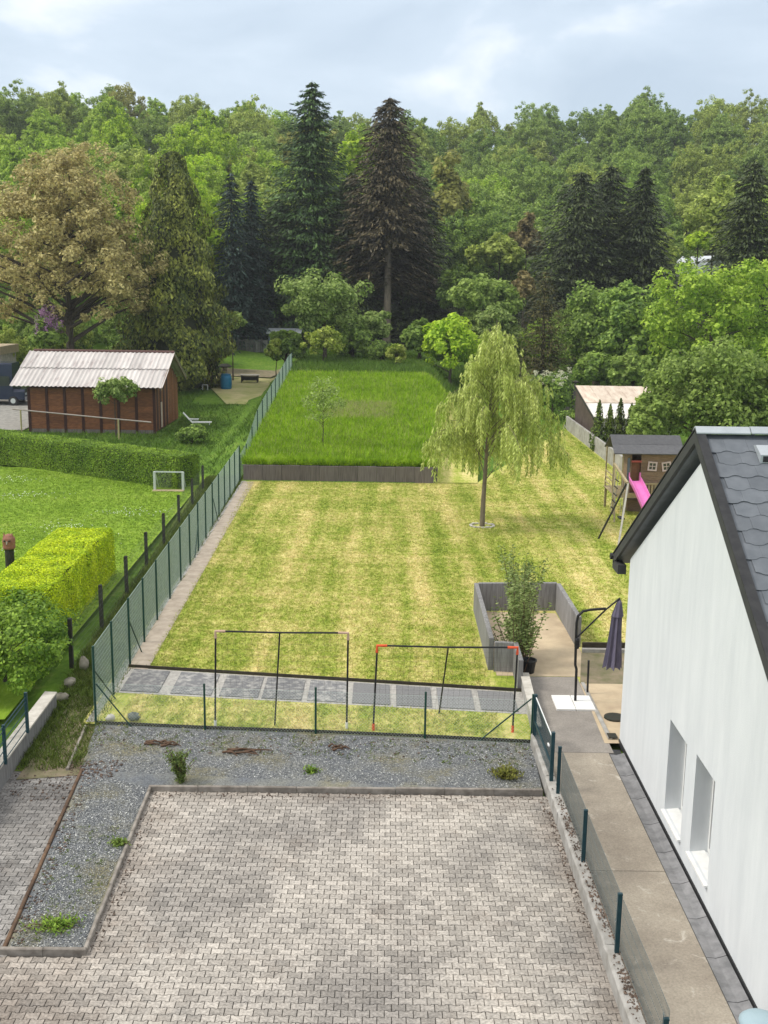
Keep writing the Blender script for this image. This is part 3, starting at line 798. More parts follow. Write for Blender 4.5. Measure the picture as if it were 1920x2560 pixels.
mb.build('gate_frame', M['teal'], gt, -G0)
mb = MB(); mesh_panel(mb, (3.332, 22.37, 0), (3.363, 20.3, 0), 0.16, 1.12, 0.05, 0.2, 0.003); mb.build('bar_panel', M['teal'], gt, -G0)
MB().bar((3.31, 20.42, 0.98), (3.31, 20.28, 0.98), 0.03).build('latch', M['white'], gt, -G0)
MB().bar((3.333, 22.40, 1.17), (3.366, 20.25, 1.17), 0.02, 0.012).build('painted_top_highlight', M['white'], gt, -G0)  # white strip paints the highlight along the gate's top rail

# green garden fence: front run along the gravel
ff = empty('front_fence', (-1.5, 22.95, 0), label='low green chain link fence between the gravel bed and the lawn', cat='fence')
F0 = Vector((-1.5, 22.95, 0))
fp = [(-6.40, 23.28, 1.10), (-3.93, 23.08, 1.10), (-1.45, 22.95, 1.10), (0.97, 22.77, 1.10), (3.29, 22.56, 1.16)]
for x, y, h in fp:
    if x < -6: continue
    p = MB().tube([(x, y, 0), (x, y, h)], 0.024, 8).build('post', M['green'], ff, -F0)
    MB().lathe([(0.027, h), (0.027, h + 0.02), (0.012, h + 0.03)], (x, y, 0), 8).build('post_cap', M['green'], p)
MB().tube([(-6.38, 23.27, 1.02), (-5.60, 23.20, 0.03)], 0.017, 6).build('brace', M['green'], ff, -F0)
MB().tube([(3.26, 22.57, 1.08), (2.15, 22.68, 0.03)], 0.017, 6).build('brace', M['green'], ff, -F0)
for i in range(4):
    a, b = fp[i], fp[i + 1]
    mb = MB(); L = math.hypot(b[0] - a[0], b[1] - a[1]); n = int(L / 0.0707)
    for k in range(-14, n):
        for s in (0, 1):
            # diagonal links at 45 degrees, clipped to the panel
            t0, t1 = k * 0.0707, k * 0.0707 + 0.96
            z0_, z1_ = 0.06, 1.02
            u0_, u1_ = max(0, t0), min(L, t1)
            if u1_ <= u0_ + 0.01: continue
            za = z0_ + (u0_ - t0); zb = z0_ + (u1_ - t0)
            if s: za, zb = z0_ + z1_ - za, z0_ + z1_ - zb
            pa = (a[0] + (b[0] - a[0]) * u0_ / L, a[1] + (b[1] - a[1]) * u0_ / L + 0.004 * s, za)
            pb = (a[0] + (b[0] - a[0]) * u1_ / L, a[1] + (b[1] - a[1]) * u1_ / L + 0.004 * s, zb)
            mb.tube([pa, pb], 0.0015, 3, False)
    for z in (0.05, 1.03): mb.tube([(a[0], a[1], z), (b[0], b[1], z)], 0.0022, 4, False)
    mb.build('chain_link', M['wire'], ff, -F0)
mb = MB()
for i in range(4): mb.bar((fp[i][0], fp[i][1] + 0.03, 0.06), (fp[i + 1][0], fp[i + 1][1] + 0.03, 0.06), 0.03, 0.12)
mb.build('base_board', M['darkwood'], ff, -F0)

# tall green fence along the left of the lawn, and on along the meadow
tf = empty('tall_fence', (-6.6, 38, 0), label='tall green mesh fence along the left side of the dry lawn', cat='fence')
T0 = Vector((-6.6, 38, 0))
py_ = [23.30, 25.15, 27.14, 29.1, 31.13, 33.4, 35.6, 37.7, 39.8, 41.9, 44.0, 46.1, 48.2, 50.3, 52.4, 54.6]
def fx(y): return -6.42 - 0.028 * (y - 23.3)
for k, y in enumerate(py_):
    p = MB().tube([(fx(y), y, 0), (fx(y), y, 1.86)], 0.026, 8).build('post', M['green'], tf, -T0)
    MB().lathe([(0.03, 1.86), (0.03, 1.88), (0.012, 1.895)], (fx(y), y, 0), 8).build('post_cap', M['green'], p)
for y, d in ((23.3, 1.0), (27.14, 1.15), (44.0, 1.15), (39.8, -1.1)):
    MB().tube([(fx(y) + 0.02, y, 1.25 if y > 24 else 1.3), (fx(y) + 0.05, y + d if y > 24 else y + 1.6, 0.03)], 0.017, 6).build('brace', M['green'], tf, -T0)
for i in range(len(py_) - 1):
    mb = MB(); mesh_panel(mb, (fx(py_[i]) - 0.03, py_[i], 0), (fx(py_[i + 1]) - 0.03, py_[i + 1], 0), 0.05, 1.82, 0.05, 0.10, 0.0028, sides=3)
    mb.tube([(fx(py_[i]) - 0.03, py_[i], 1.83), (fx(py_[i + 1]) - 0.03, py_[i + 1], 1.83)], 0.005, 4, False)
    mb.build('mesh_panel', M['wire'], tf, -T0)
mf = empty('meadow_fence', (-7.3, 70, terrain(-7.3, 70)), label='green mesh fence climbing along the left edge of the tall grass meadow', cat='fence')
Q0 = Vector((-7.3, 70, terrain(-7.3, 70)))
ys2 = [54.95 + 2.6 * i for i in range(13)]
for i, y in enumerate(ys2):
    z = terrain(-7.3, y)
    MB().tube([(-7.32, y, z - 0.05), (-7.32, y, z + 1.35)], 0.028, 7).build('post', M['green'], mf, -Q0)
    if i:
        mb = MB(); z_ = terrain(-7.3, ys2[i - 1])
        mesh_panel(mb, (-7.35, ys2[i - 1], 0), (-7.35, y, 0), z_ + 0.03, z_ + 1.3, 0.06, 0.15, 0.0028, z + 0.03, z + 1.3, sides=3)
        mb.build('mesh_panel', M['wire'], mf, -Q0)

# neighbour's thin wire fence on the left of the grassy alley
nf = empty('wire_fence', (-8.3, 38, 0), label='thin wire fence on dark posts between the alley and the left lawn', cat='fence')
N0 = Vector((-8.3, 38, 0))
np_ = [(-8.03, 27.08, 1.35), (-8.04, 30.2, 1.38), (-8.17, 33.84, 1.32), (-8.30, 37.39, 1.30), (-8.35, 40.73, 1.28), (-8.5, 44.6, 1.25), (-8.62, 48.49, 1.25), (-8.75, 52.2, 1.25)]
for x, y, h in np_:
    MB().bbox(x - 0.05, x + 0.05, y - 0.05, y + 0.05, 0, h, 0.02).build('post', M['postdark'], nf, -N0)
for i in range(len(np_) - 1):
    a, b = np_[i], np_[i + 1]; mb = MB()
    mesh_panel(mb, (a[0] + 0.055, a[1], 0), (b[0] + 0.055, b[1], 0), 0.08, a[2] - 0.05, 0.12, 0.15, 0.0016, None, b[2] - 0.05, sides=3)
    mb.build('wire_panel', M['wirefaint'], nf, -N0)

# driveway wall on the left with its short bar fence
dw = empty('driveway_wall', (-7.5, 20, 0), label='low grey wall with pale coping on the left of the driveway', cat='wall')
D0 = Vector((-7.5, 20, 0))
MB().add([(-7.18, 13, -0.1), (-7.42, 13, -0.1), (-7.42, 13, 0.60), (-7.18, 13, 0.60), (-7.60, 24.3, -0.1), (-7.84, 24.3, -0.1), (-7.84, 24.3, 0.38), (-7.60, 24.3, 0.38)],
         [(0, 3, 2, 1), (4, 5, 6, 7), (0, 4, 7, 3), (2, 6, 5, 1), (3, 7, 6, 2), (0, 1, 5, 4)]).build('wall_body', M['concboard'], dw, -D0)
for i in range(6):
    a, b = 13 + i * 1.88 + 0.006, 13 + (i + 1) * 1.88 - 0.006
    def wx(y): return -7.15 - 0.0372 * (y - 13)
    def wz(y): return 0.604 - 0.0195 * (y - 13)
    MB().add([(wx(a), a, wz(a)), (wx(a) - 0.28, a, wz(a)), (wx(b) - 0.28, b, wz(b)), (wx(b), b, wz(b)), (wx(a), a, wz(a) + 0.04), (wx(a) - 0.28, a, wz(a) + 0.05), (wx(b) - 0.28, b, wz(b) + 0.05), (wx(b), b, wz(b) + 0.04)],
             [(0, 1, 2, 3), (7, 6, 5, 4), (0, 4, 5, 1), (1, 5, 6, 2), (2, 6, 7, 3), (3, 7, 4, 0)]).build('coping_stone', M['concpale'], dw, -D0)
df = empty('short_bar_fence', (-7.5, 20.6, 0.5), label='short blue green bar fence standing on the pale coping at the left edge', cat='fence')
S0 = Vector((-7.5, 20.6, 0.5))
dp = [(-7.33, 18.7, 1.32), (-7.40, 20.25, 1.28), (-7.46, 21.80, 1.36)]
for x, y, zt in dp:
    MB().box(x - 0.03, x + 0.03, y - 0.03, y + 0.03, 0.46, zt).build('post', M['teal'], df, -S0)
for i in range(2):
    a, b = dp[i], dp[i + 1]; mb = MB()
    for z in (0.56, 0.76, 0.96, 1.16, 1.26): mb.tube([(a[0], a[1], z), (b[0], b[1], z)], 0.011, 5, False)
    k = 0.0
    while k < 1: 
        p = (a[0] + (b[0] - a[0]) * k, a[1] + (b[1] - a[1]) * k); mb.tube([(p[0], p[1], 0.54), (p[0], p[1], 1.27)], 0.0025, 3, False); k += 0.033
    mb.build('bar_panel', M['teal'], df, -S0)
# loose stones at the end of the wall
def rock(name, c, s, seed, label, cat, m, grp=None):
    R = random.Random(seed); mb = MB(); n = 9; m_ = 6; vs = []; fs = []
    for j in range(m_ + 1):
        ph = math.pi * j / m_
        for k in range(n):
            t = 2 * math.pi * k / n; r = R.uniform(0.7, 1.15)
            vs.append((math.sin(ph) * math.cos(t) * s[0] * r, math.sin(ph) * math.sin(t) * s[1] * r, s[2] * (0.9 - math.cos(ph) * r)))
    for j in range(m_):
        for k in range(n): fs.append((j*n+k, j*n+(k+1)%n, (j+1)*n+(k+1)%n, (j+1)*n+k))
    o = mb.add(vs, fs).build(name, m, None, c, smooth=True); return tag(o, label, cat, grp)
rock('field_stone', (-7.62, 24.75, 0.02), (0.20, 0.17, 0.10), 1, 'rough stone, first beyond the end of the pale coping', 'stone', M['stone'], 'stones at the end of the driveway wall')
rock('field_stone', (-7.70, 25.75, 0.02), (0.15, 0.2, 0.11), 2, 'rough stone in the middle of the row beyond the wall end', 'stone', M['stone'], 'stones at the end of the driveway wall')
rock('field_stone', (-7.66, 26.9, 0.0), (0.13, 0.2, 0.2), 3, 'brown upright stone nearest the dark fence post', 'stone', M['stone'], 'stones at the end of the driveway wall')
rock('garden_stone', (-6.15, 23.52, 0.03), (0.11, 0.1, 0.09), 4, 'small pale stone in the fence corner on the grass', 'stone', M['concpale'])
rock('garden_stone', (-5.62, 23.52, 0.03), (0.15, 0.12, 0.12), 5, 'dark rounded stone behind the fence near the left brace', 'stone', simple('dark_round_stone', (0.10, 0.115, 0.10), (0.20, 0.22, 0.19), 8))

# retaining wall in front of the meadow
rw = empty('retaining_wall', (-1.2, 55, 0), label='dark concrete retaining wall holding up the tall grass meadow', cat='wall')
for i in range(10):
    a = -7.15 + i * 0.965
    R = random.Random(i)
    MB().bbox(a + 0.006, a + 0.959, 54.86 + R.uniform(0, 0.02), 55.04, -0.1, 0.86 + R.uniform(-0.01, 0.01), 0.015).build('wall_panel', M['concdark'], rw, (1.2, -55, 0))
for i in range(8):      # return of the retaining wall along the meadow's right edge
    y0 = 55.05 + i * 1.1; xa = 2.53 + 0.084 * (y0 - 55); xb = 2.53 + 0.084 * (y0 + 1.09 - 55)
    MB().prism([(xa, y0 + 0.005), (xa + 0.14, y0 + 0.005), (xb + 0.14, y0 + 1.09), (xb, y0 + 1.09)], 'z', -0.1, 0.86 + 0.085 * (y0 + 0.5 - 55)).build('wall_panel', M['concdark'], rw, (1.2, -55, 0))
# patio walls
pw = empty('patio_wall', (4.0, 30, 0), label='grey board marked concrete walls around the sunken patio', cat='wall')
P0 = Vector((4.0, 30, 0))
def wallrun(a, b, th, h, n, m, nm='wall_panel'):
    a = Vector((*a, 0)); b = Vector((*b, 0)); d = (b - a) / n; rz = math.atan2(d.y, d.x); L = d.length
    me = MB().bbox(0.003, L - 0.003, -th / 2, th / 2, -0.05, h, 0.012).mesh(nm, m)
    for i in range(n): link(nm, me, pw, a + d * i - P0, rz)
wallrun((2.83, 27.22), (2.86, 32.62), 0.13, 0.93, 6, M['concboard'])
wallrun((2.93, 32.62), (5.36, 32.78), 0.13, 0.93, 3, M['concboard'])
wallrun((5.40, 32.70), (5.44, 29.2), 0.13, 0.93, 4, M['concboard'])
wallrun((2.90, 27.18), (3.40, 27.12), 0.12, 0.85, 1, M['concboard'])
wallrun((3.45, 27.18), (3.42, 25.75), 0.12, 0.85, 2, M['concboard'])
# low wall along the right side of the garden
sw = empty('side_wall', (12.85, 65, 0), label='long low concrete wall along the right side of the garden', cat='wall')
for i in range(16):
    y = 53 + i * 1.6; z = terrain(12.9, y)
    MB().bbox(12.80, 12.95, y + 0.005, y + 1.595, z - 0.1, z + 0.98, 0.012).build('wall_panel', M['conc'], sw, (-12.85, -65, 0))

# ================================================================== things on the lawn
def goal(name, x0, x1, y, h, xm, ym, corner, foot, label):
    g = empty(name, ((x0 + x1) / 2, y, LZ), label=label, cat='goal', group='garden football goals beside the front fence')
    O = Vector(((x0 + x1) / 2, y, LZ)); r = 0.021
    for x, xt in ((x0, x0 + 0.06), (x1, x1 + 0.02)):
        d = 1 if x == x0 else -1
        MB().tube([(x, y, 0.16 + LZ), (xt, y - 0.12, h - 0.14)], r, 8).build('post', M['blackrod'], g, -O)
        MB().tube([(x, y, LZ), (x, y, 0.16 + LZ)], r * 1.5, 8).build('foot', foot, g, -O)
        MB().tube([(xt, y - 0.12, h - 0.16), (xt, y - 0.125, h), (xt + 0.22 * d, y - 0.125, h)], r * 1.55, 8).build('corner_joint', corner, g, -O)
    MB().tube([(x0 + 0.28, y - 0.125, h), ((x0 + x1) / 2, y - 0.125, h - 0.015), (x1 - 0.2, y - 0.125, h)], r, 8).build('crossbar', M['blackrod'], g, -O)
    MB().tube([(xm[0], y - 0.12, h - 0.02), (xm[1], ym, LZ)], r * 0.85, 8).build('middle_post', M['blackrod'], g, -O)
    nt = MB(); n = int((x1 - x0) / 0.13)
    yb = y + (1.0 if ym > y else 0.05)
    for i in range(n + 1):
        f = i / n; x = x0 + (x1 - x0) * f
        nt.tube([(x + 0.03, y - 0.11, h - 0.02), (x, (y + yb) / 2, h * 0.45), (x, yb, LZ + 0.03)], 0.0016, 3, False)
    for j in range(14):
        f = j / 14; z = (h - 0.02) * (1 - f) + (LZ + 0.03) * f; yy = y - 0.11 + (yb - y + 0.11) * f
        nt.tube([(x0 + 0.03, yy, z), (x1, yy, z)], 0.0016, 3, False)
    nt.build('net', M['netdark'], g, -O)
    return g
goal('football_goal', -3.72, -0.77, 23.22, 2.34, (-2.25, -2.40), 23.36, M['fadedorange'], M['white'], 'garden goal with faded corner joints, the left of the two')
goal('football_goal', -0.17, 2.95, 23.16, 2.08, (1.45, 1.35), 24.2, M['orange'], M['orange'], 'garden goal with bright orange corners, the right of the two')

# cantilever parasol with slab weights
pa = empty('parasol', (4.62, 25.0, 0.06), label='folded grey violet cantilever parasol hanging from a curved black pole', cat='parasol')
A0 = Vector((4.62, 25.0, 0.06))
mb = MB(); mb.tube([(4.66, 25.0, 0.06), (4.65, 25.0, 0.9), (4.62, 25.02, 1.0), (4.60, 25.02, 2.05), (4.63, 25.03, 2.22), (4.74, 25.03, 2.33), (4.92, 25.04, 2.37), (5.28, 25.05, 2.40)], [0.032] * 8, 10)
mb.build('pole', M['blackrod'], pa, -A0, smooth=False)
MB().tube([(4.63, 25.0, 1.70), (5.28, 25.04, 2.38), (5.60, 25.05, 2.66)], 0.022, 8).build('arm', M['blackrod'], pa, -A0)
MB().lathe([(0.05, 0), (0.06, 0.05), (0.06, 0.22), (0.04, 0.26)], (4.63, 25.0, 1.42), 10).build('crank_housing', M['blackrod'], pa, -A0)
can = MB(); nseg = 24; vs = []; fs = []
prof_ = [(2.62, 0.02), (2.55, 0.06), (2.38, 0.10), (2.22, 0.135), (2.20, 0.10), (1.9, 0.11), (1.5, 0.135), (1.15, 0.165), (0.98, 0.18)]
for j, (z, r) in enumerate(prof_):
    for k in range(nseg):
        t = 2 * math.pi * k / nseg; rr_ = r * (1.0 + (0.30 if k % 3 == 0 else -0.18 if k % 3 == 1 else 0.0) * (0.3 if j < 4 else 1.0))
        vs.append((5.60 - 0.03 * j * 0.4 + rr_ * math.cos(t), 25.05 + rr_ * math.sin(t), z - (0.06 * (k % 3 == 0) if j == 8 else 0)))
for j in range(len(prof_) - 1):
    for k in range(nseg): fs.append((j*nseg+k, (j+1)*nseg+k, (j+1)*nseg+(k+1)%nseg, j*nseg+(k+1)%nseg))
can.add(vs, fs).build('canopy', simple('grey_violet_fabric', (0.145, 0.13, 0.185), (0.10, 0.09, 0.135), 6, 0.9, 0.3, stretch=(4, 4, 0.5)), pa, -A0)
for i in range(2):
    for j in range(2):
        o = MB().bbox(0.004, 0.456, 0.004, 0.456, 0, 0.05, 0.008).build('weight_slab', simple('white_paving_slab', (0.80, 0.79, 0.76), (0.72, 0.71, 0.68), 5, 0.8, 0.15) if (i, j) == (0, 0) else bpy.data.materials['white_paving_slab'], pa, Vector((4.13 + 0.47 * i, 24.45 + 0.45 * j, 0.058)) - A0)
o = MB().tube([(5.06, 25.6, 0.05), (5.05, 25.6, 0.92)], 0.026, 8).build('bollard_post', M['blackrod']); tag(o, 'thin black upright post beside the parasol foot on the terrace edge', 'post')
mc = MB().lathe([(0.25, 0.0), (0.25, 0.035), (0.2, 0.045)], (0, 0, 0), 20).build('manhole_cover', M['postdark'], None, (5.42, 24.05, 0.062)); tag(mc, 'dark round drain cover set in the sandy terrace', 'drain cover')
o = MB().box(-0.1, 0.1, -0.13, 0.13, 0, 0.012).build('drain_grate', M['postdark'], None, (5.13, 22.92, 0.10)); tag(o, 'small dark drain grate at the house corner', 'drain')
bu = empty('plant_pot', (3.78, 27.1, 0.06), label='black plastic pot at the foot of the patio shrub', cat='pot')
MB().lathe([(0.17, 0), (0.21, 0.30), (0.23, 0.30), (0.23, 0.34), (0.20, 0.34), (0.18, 0.28)], (0, 0, 0), 16).build('pot_body', M['blackrod'], bu)
# pale blue-grey bin at the bottom right corner
bn = empty('garden_bin', (5.0, 12.72, 0.06), label='pale blue grey rounded plastic lid at the bottom right corner by the gutter', cat='bin')
MB().lathe([(0.20, 0), (0.235, 0.36), (0.25, 0.37)], (0, 0, 0), 20).build('bin_body', simple('blue_grey_plastic', (0.20, 0.27, 0.30), (0.17, 0.23, 0.26), 5, 0.5), bn)
MB().lathe([(0.27, 0.372), (0.275, 0.41), (0.22, 0.46), (0.10, 0.485), (0.02, 0.49)], (0, 0, 0), 20).build('lid', simple('pale_blue_plastic', (0.34, 0.44, 0.48), (0.30, 0.40, 0.44), 5, 0.5), bn, smooth=True)

# ================================================================== playhouse with slide and swing frame
ph = empty('playhouse', (11.4, 48.3, 0), label='wooden playhouse on stilts with grey felt roof behind the gable', cat='playhouse')
H0 = Vector((11.4, 48.3, 0))
wood = simple('weathered_plank', (0.255, 0.175, 0.115), (0.155, 0.105, 0.07), 6, 0.85, 0.3, stretch=(1, 1, 6), var=0.2)
deckw = simple('pale_impregnated_timber', (0.40, 0.33, 0.19), (0.26, 0.21, 0.13), 6, 0.85, 0.3, var=0.15)
felt = simple('grey_roof_felt', (0.115, 0.115, 0.12), (0.085, 0.085, 0.09), 8, 0.9, 0.2, var=0.12)
pinkw = simple('pinkish_white_paint', (0.62, 0.50, 0.49), (0.52, 0.42, 0.41), 8, 0.6)
for x in (10.1, 11.4, 12.9):
    for y in (47.65, 49.4):
        MB().bbox(x - 0.05, x + 0.05, y - 0.05, y + 0.05, 0, 1.0).build('stilt', deckw, ph, -H0)
for i in range(9):
    MB().bbox(10.0, 13.0, 47.55 + i * 0.215, 47.755 + i * 0.215, 1.0, 1.035, 0.004).build('deck_board', deckw, ph, -H0)
MB().box(10.0, 13.0, 47.50, 47.548, 0.84, 1.035).build('deck_fascia', deckw, ph, -H0)
MB().box(10.9, 12.6, 48.4, 49.2, 0.0, 0.55).build('storage_box', wood, ph, -H0)
for j in range(9):   # plank front, leaving the door
    z = 1.04 + j * 0.19
    MB().box(11.22, 12.86, 47.62 + 0.004 * (j % 2), 47.66, z, z + 0.184).build('plank', wood, ph, -H0)
    MB().box(10.78, 10.82, 47.66, 49.38, z, z + 0.184).build('plank', wood, ph, -H0)
    MB().box(12.86, 12.90, 47.62, 49.38, z, z + 0.184).build('plank', wood, ph, -H0)
MB().box(10.82, 12.86, 49.34, 49.38, 1.04, 2.75).build('back_wall', wood, ph, -H0)
MB().box(10.80, 11.22, 47.75, 47.78, 1.04, 2.40).build('door', simple('brown_door_wood', (0.20, 0.095, 0.05), (0.13, 0.065, 0.035), 6, 0.8), ph, -H0)
MB().box(10.80, 11.24, 47.60, 47.66, 2.40, 2.48).build('door_lintel', simple('red_awning_board', (0.42, 0.10, 0.08), (0.33, 0.08, 0.06), 8, 0.7), ph, -H0)
MB().box(10.62, 10.72, 47.55, 47.61, 1.04, 2.6).build('grey_shutter', simple('slate_blue_paint', (0.12, 0.15, 0.18), (0.09, 0.11, 0.13), 6, 0.7), ph, -H0)
for cx, rot in ((11.72, 0.07), (12.34, -0.16)):
    w = empty('window', Vector((cx, 47.60, 2.24)) - H0, parent=ph); w.rotation_euler = (0, rot, 0)
    for a in ((-0.2, 0.2, -0.2, -0.14), (-0.2, 0.2, 0.14, 0.2), (-0.2, -0.14, -0.14, 0.14), (0.14, 0.2, -0.14, 0.14), (-0.012, 0.012, -0.14, 0.14), (-0.14, -0.012, -0.012, 0.012), (0.012, 0.14, -0.012, 0.012)):
        MB().box(a[0], a[1], -0.02, 0.02, a[2], a[3]).build('frame', pinkw, w)
    MB().box(-0.14, 0.14, 0.0, 0.008, -0.14, 0.14).build('pane', M['glass'], w)
rf = MB(); 
for sgn in (1, -1):
    rf.prism([(48.5, 3.46), (48.5, 3.50), (48.5 - sgn * 1.12, 2.82), (48.5 - sgn * 1.12, 2.78)], 'x', 9.98, 13.05)
rfo = rf.build('roof', felt, ph, -H0)
for k in range(2):
    f0, f1 = 0.02 + 0.49 * k, 0.53 + 0.49 * k
    MB().add([(9.97, 48.5 - 1.13 * f0, 3.506 - 0.68 * f0 + 0.006 * (1 - k)), (13.06, 48.5 - 1.13 * f0, 3.506 - 0.68 * f0 + 0.006 * (1 - k)), (13.06, 48.5 - 1.13 * f1, 3.516 - 0.68 * f1), (9.97, 48.5 - 1.13 * f1, 3.516 - 0.68 * f1)], [(0, 3, 2, 1)]).build('felt_sheet', felt, rfo)
for x in (10.02, 10.42):
    MB().bbox(x - 0.03, x + 0.03, 47.55, 47.61, 1.035, 2.80).build('veranda_post', deckw, ph, -H0)
MB().bbox(10.02, 10.08, 49.3, 49.36, 1.035, 2.85).build('veranda_post', deckw, ph, -H0)
for z in (1.25, 1.5, 1.75):
    MB().box(10.02, 10.05, 47.62, 49.3, z, z + 0.05).build('rail', deckw, ph, -H0)
for x in [11.28 + 0.14 * i for i in range(12)]:
    MB().box(x, x + 0.09, 47.50, 47.53, 1.04, 1.50).build('baluster', pinkw if x > 12.4 else deckw, ph, -H0)
MB().box(11.25, 12.95, 47.47, 47.499, 1.44, 1.51).build('handrail', deckw, ph, -H0)
sl = empty('slide', (11.1, 46.9, 0), label='pink plastic slide leading down from the playhouse deck', cat='slide')
pink = simple('pink_plastic', (0.80, 0.22, 0.55), (0.72, 0.18, 0.48), 3, 0.35, 0.05)
p0, p1 = Vector((10.95, 47.45, 1.62)), Vector((11.45, 44.9, 0.12))
vs = []; fs = []; n = 12
for i in range(n + 1):
    f = i / n; c = p0 + (p1 - p0) * f; c.z += 0.10 * math.sin(f * math.pi * 2) * 0.5 - 0.18 * math.sin(f * math.pi) * 0.3
    for dx, dz in ((-0.27, 0.17), (-0.23, 0.18), (-0.20, 0.0), (0.0, -0.02), (0.20, 0.0), (0.23, 0.18), (0.27, 0.17), (0.25, -0.05), (-0.25, -0.05)):
        vs.append((c.x + dx, c.y, c.z + dz))
for i in range(n):
    for k in range(9): fs.append((9*i+k, 9*i+(k+1)%9, 9*(i+1)+(k+1)%9, 9*(i+1)+k))
fs += [tuple(range(8, -1, -1)), tuple(9*n + k for k in range(9))]
MB().add(vs, fs).build('chute', pink, sl, (-11.1, -46.9, 0))
for dx in (-0.24, 0.24):
    MB().tube([(10.95 + dx, 47.46, 1.75), (10.95 + dx, 47.5, 1.95), (10.95 + dx, 47.62, 1.95), (10.95 + dx, 47.62, 1.1)], 0.025, 7).build('grip', pink, sl, (-11.1, -46.9, 0))
sg = empty('swing_frame', (9.6, 44.5, 0), label='timber swing frame with splayed legs in front of the playhouse', cat='swing')
G1 = Vector((9.6, 44.5, 0))
MB().bar((9.62, 42.9, 2.30), (10.02, 47.5, 2.35), 0.09).build('beam', deckw, sg, -G1)
MB().bar((9.60, 42.95, 2.30), (8.55, 42.75, 0.05), 0.06).build('leg', M['postdark'], sg, -G1)
MB().bar((9.66, 42.95, 2.30), (8.95, 40.9, 0.05), 0.07).build('leg', simple('grey_timber', (0.42, 0.40, 0.34), (0.30, 0.28, 0.24), 6), sg, -G1)
MB().bar((9.98, 47.2, 2.35), (9.85, 46.0, 0.05), 0.07).build('leg', deckw, sg, -G1)
for dy in (44.0, 44.42):
    MB().tube([(9.75, dy, 2.28), (9.72, dy, 0.65)], 0.012, 5).build('rope', M['net'], sg, -G1)
MB().box(9.62, 9.84, 43.96, 44.46, 0.60, 0.65).build('seat', M['blackrod'], sg, -G1)
for yy in (45.6, 46.1):
    MB().tube([(9.86, yy, 2.28), (9.66, yy, 0.5)], 0.014, 5).build('rope', M['net'], sg, -G1)
for k in range(5):
    MB().tube([(9.83 - 0.032 * k, 45.56, 1.9 - 0.3 * k), (9.83 - 0.032 * k, 46.14, 1.9 - 0.3 * k)], 0.03, 6).build('rung', M['postdark'], sg, -G1)

# ================================================================== left neighbour's things
tp = empty('carved_post', (-12.6, 36.0, 0), label='dark wooden post topped by a reddish carved figure on the left lawn', cat='carved post')
MB().lathe([(0.19, 0), (0.155, 0.3), (0.15, 0.9), (0.17, 0.98)], (0, 0, 0), 14).build('shaft', M['postdark'], tp)
redw = simple('reddish_carved_wood', (0.24, 0.095, 0.06), (0.34, 0.17, 0.12), 9, 0.8, 0.4)
hd = MB().lathe([(0.19, 0.98), (0.21, 1.02), (0.20, 1.10), (0.215, 1.22), (0.20, 1.34), (0.13, 1.44), (0.05, 1.48)], (0, 0, 0), 14).build('carved_head', redw, tp)
for dx in (-0.08, 0.08):
    MB().lathe([(0.045, -0.02), (0.05, 0), (0.03, 0.02)], (dx, -0.195, 1.28), 8).build('eye', M['postdark'], hd)
    MB().tube([(dx * 1.6, -0.05, 1.38), (dx * 1.7, -0.05, 1.52)], [0.05, 0.012], 6).build('ear_tuft', redw, hd)
MB().tube([(0, -0.19, 1.25), (0, -0.24, 1.16)], [0.03, 0.008], 6).build('beak', M['concpale'], hd)
sgl = empty('small_goal', (-10.35, 52.0, 0.05), label='small pale grey framed goal with wire net beside the long hedge', cat='goal')
gm_ = simple('pale_galvanised_steel', (0.62, 0.66, 0.62), (0.52, 0.56, 0.53), 6, 0.5, metal=0.2)
for x in (-0.68, 0.68):
    MB().bar((x, 0, 0), (x, 0, 0.9), 0.11, 0.14).build('post', gm_, sgl)
MB().bar((-0.68, 0.05, 0.88), (0.68, 0.05, 0.88), 0.06).build('crossbar', gm_, sgl)
for x in (-0.66, 0.66): MB().bar((x, 0.05, 0.86), (x, 0.8, 0.02), 0.04).build('stay', gm_, sgl)
mb = MB(); mesh_panel(mb, (-0.66, 0.45, 0), (0.66, 0.45, 0), 0.02, 0.72, 0.06, 0.06, 0.004, sides=3); mb.build('net', M['wirefaint'], sgl)
MB().bbox(-0.75, 0.75, -0.35, 0.05, -0.03, 0.035, 0.02).build('worn_mat', simple('worn_tan_mat', (0.40, 0.32, 0.20), (0.28, 0.22, 0.14), 4, 0.95), sgl)

# rail in front of the shed
rl = empty('rail_fence', (-19.8, 71, 0), label='single grey rail on two yellowish posts in front of the timber shed', cat='fence')
L0 = Vector((-19.8, 71, 0))
MB().tube([(-24.6, 72.4, 1.52), (-16.9, 69.6, 1.28), (-14.75, 69.0, 1.20)], 0.045, 7).build('rail', simple('grey_pole', (0.33, 0.29, 0.25), (0.24, 0.21, 0.18), 6), rl, -L0)
for x, y, h in ((-24.0, 72.15, 1.5), (-16.95, 69.55, 1.3)):
    MB().tube([(x, y, 0), (x, y, h)], 0.055, 7).build('post', simple('yellowish_post', (0.42, 0.38, 0.18), (0.33, 0.29, 0.14), 6), rl, -L0)
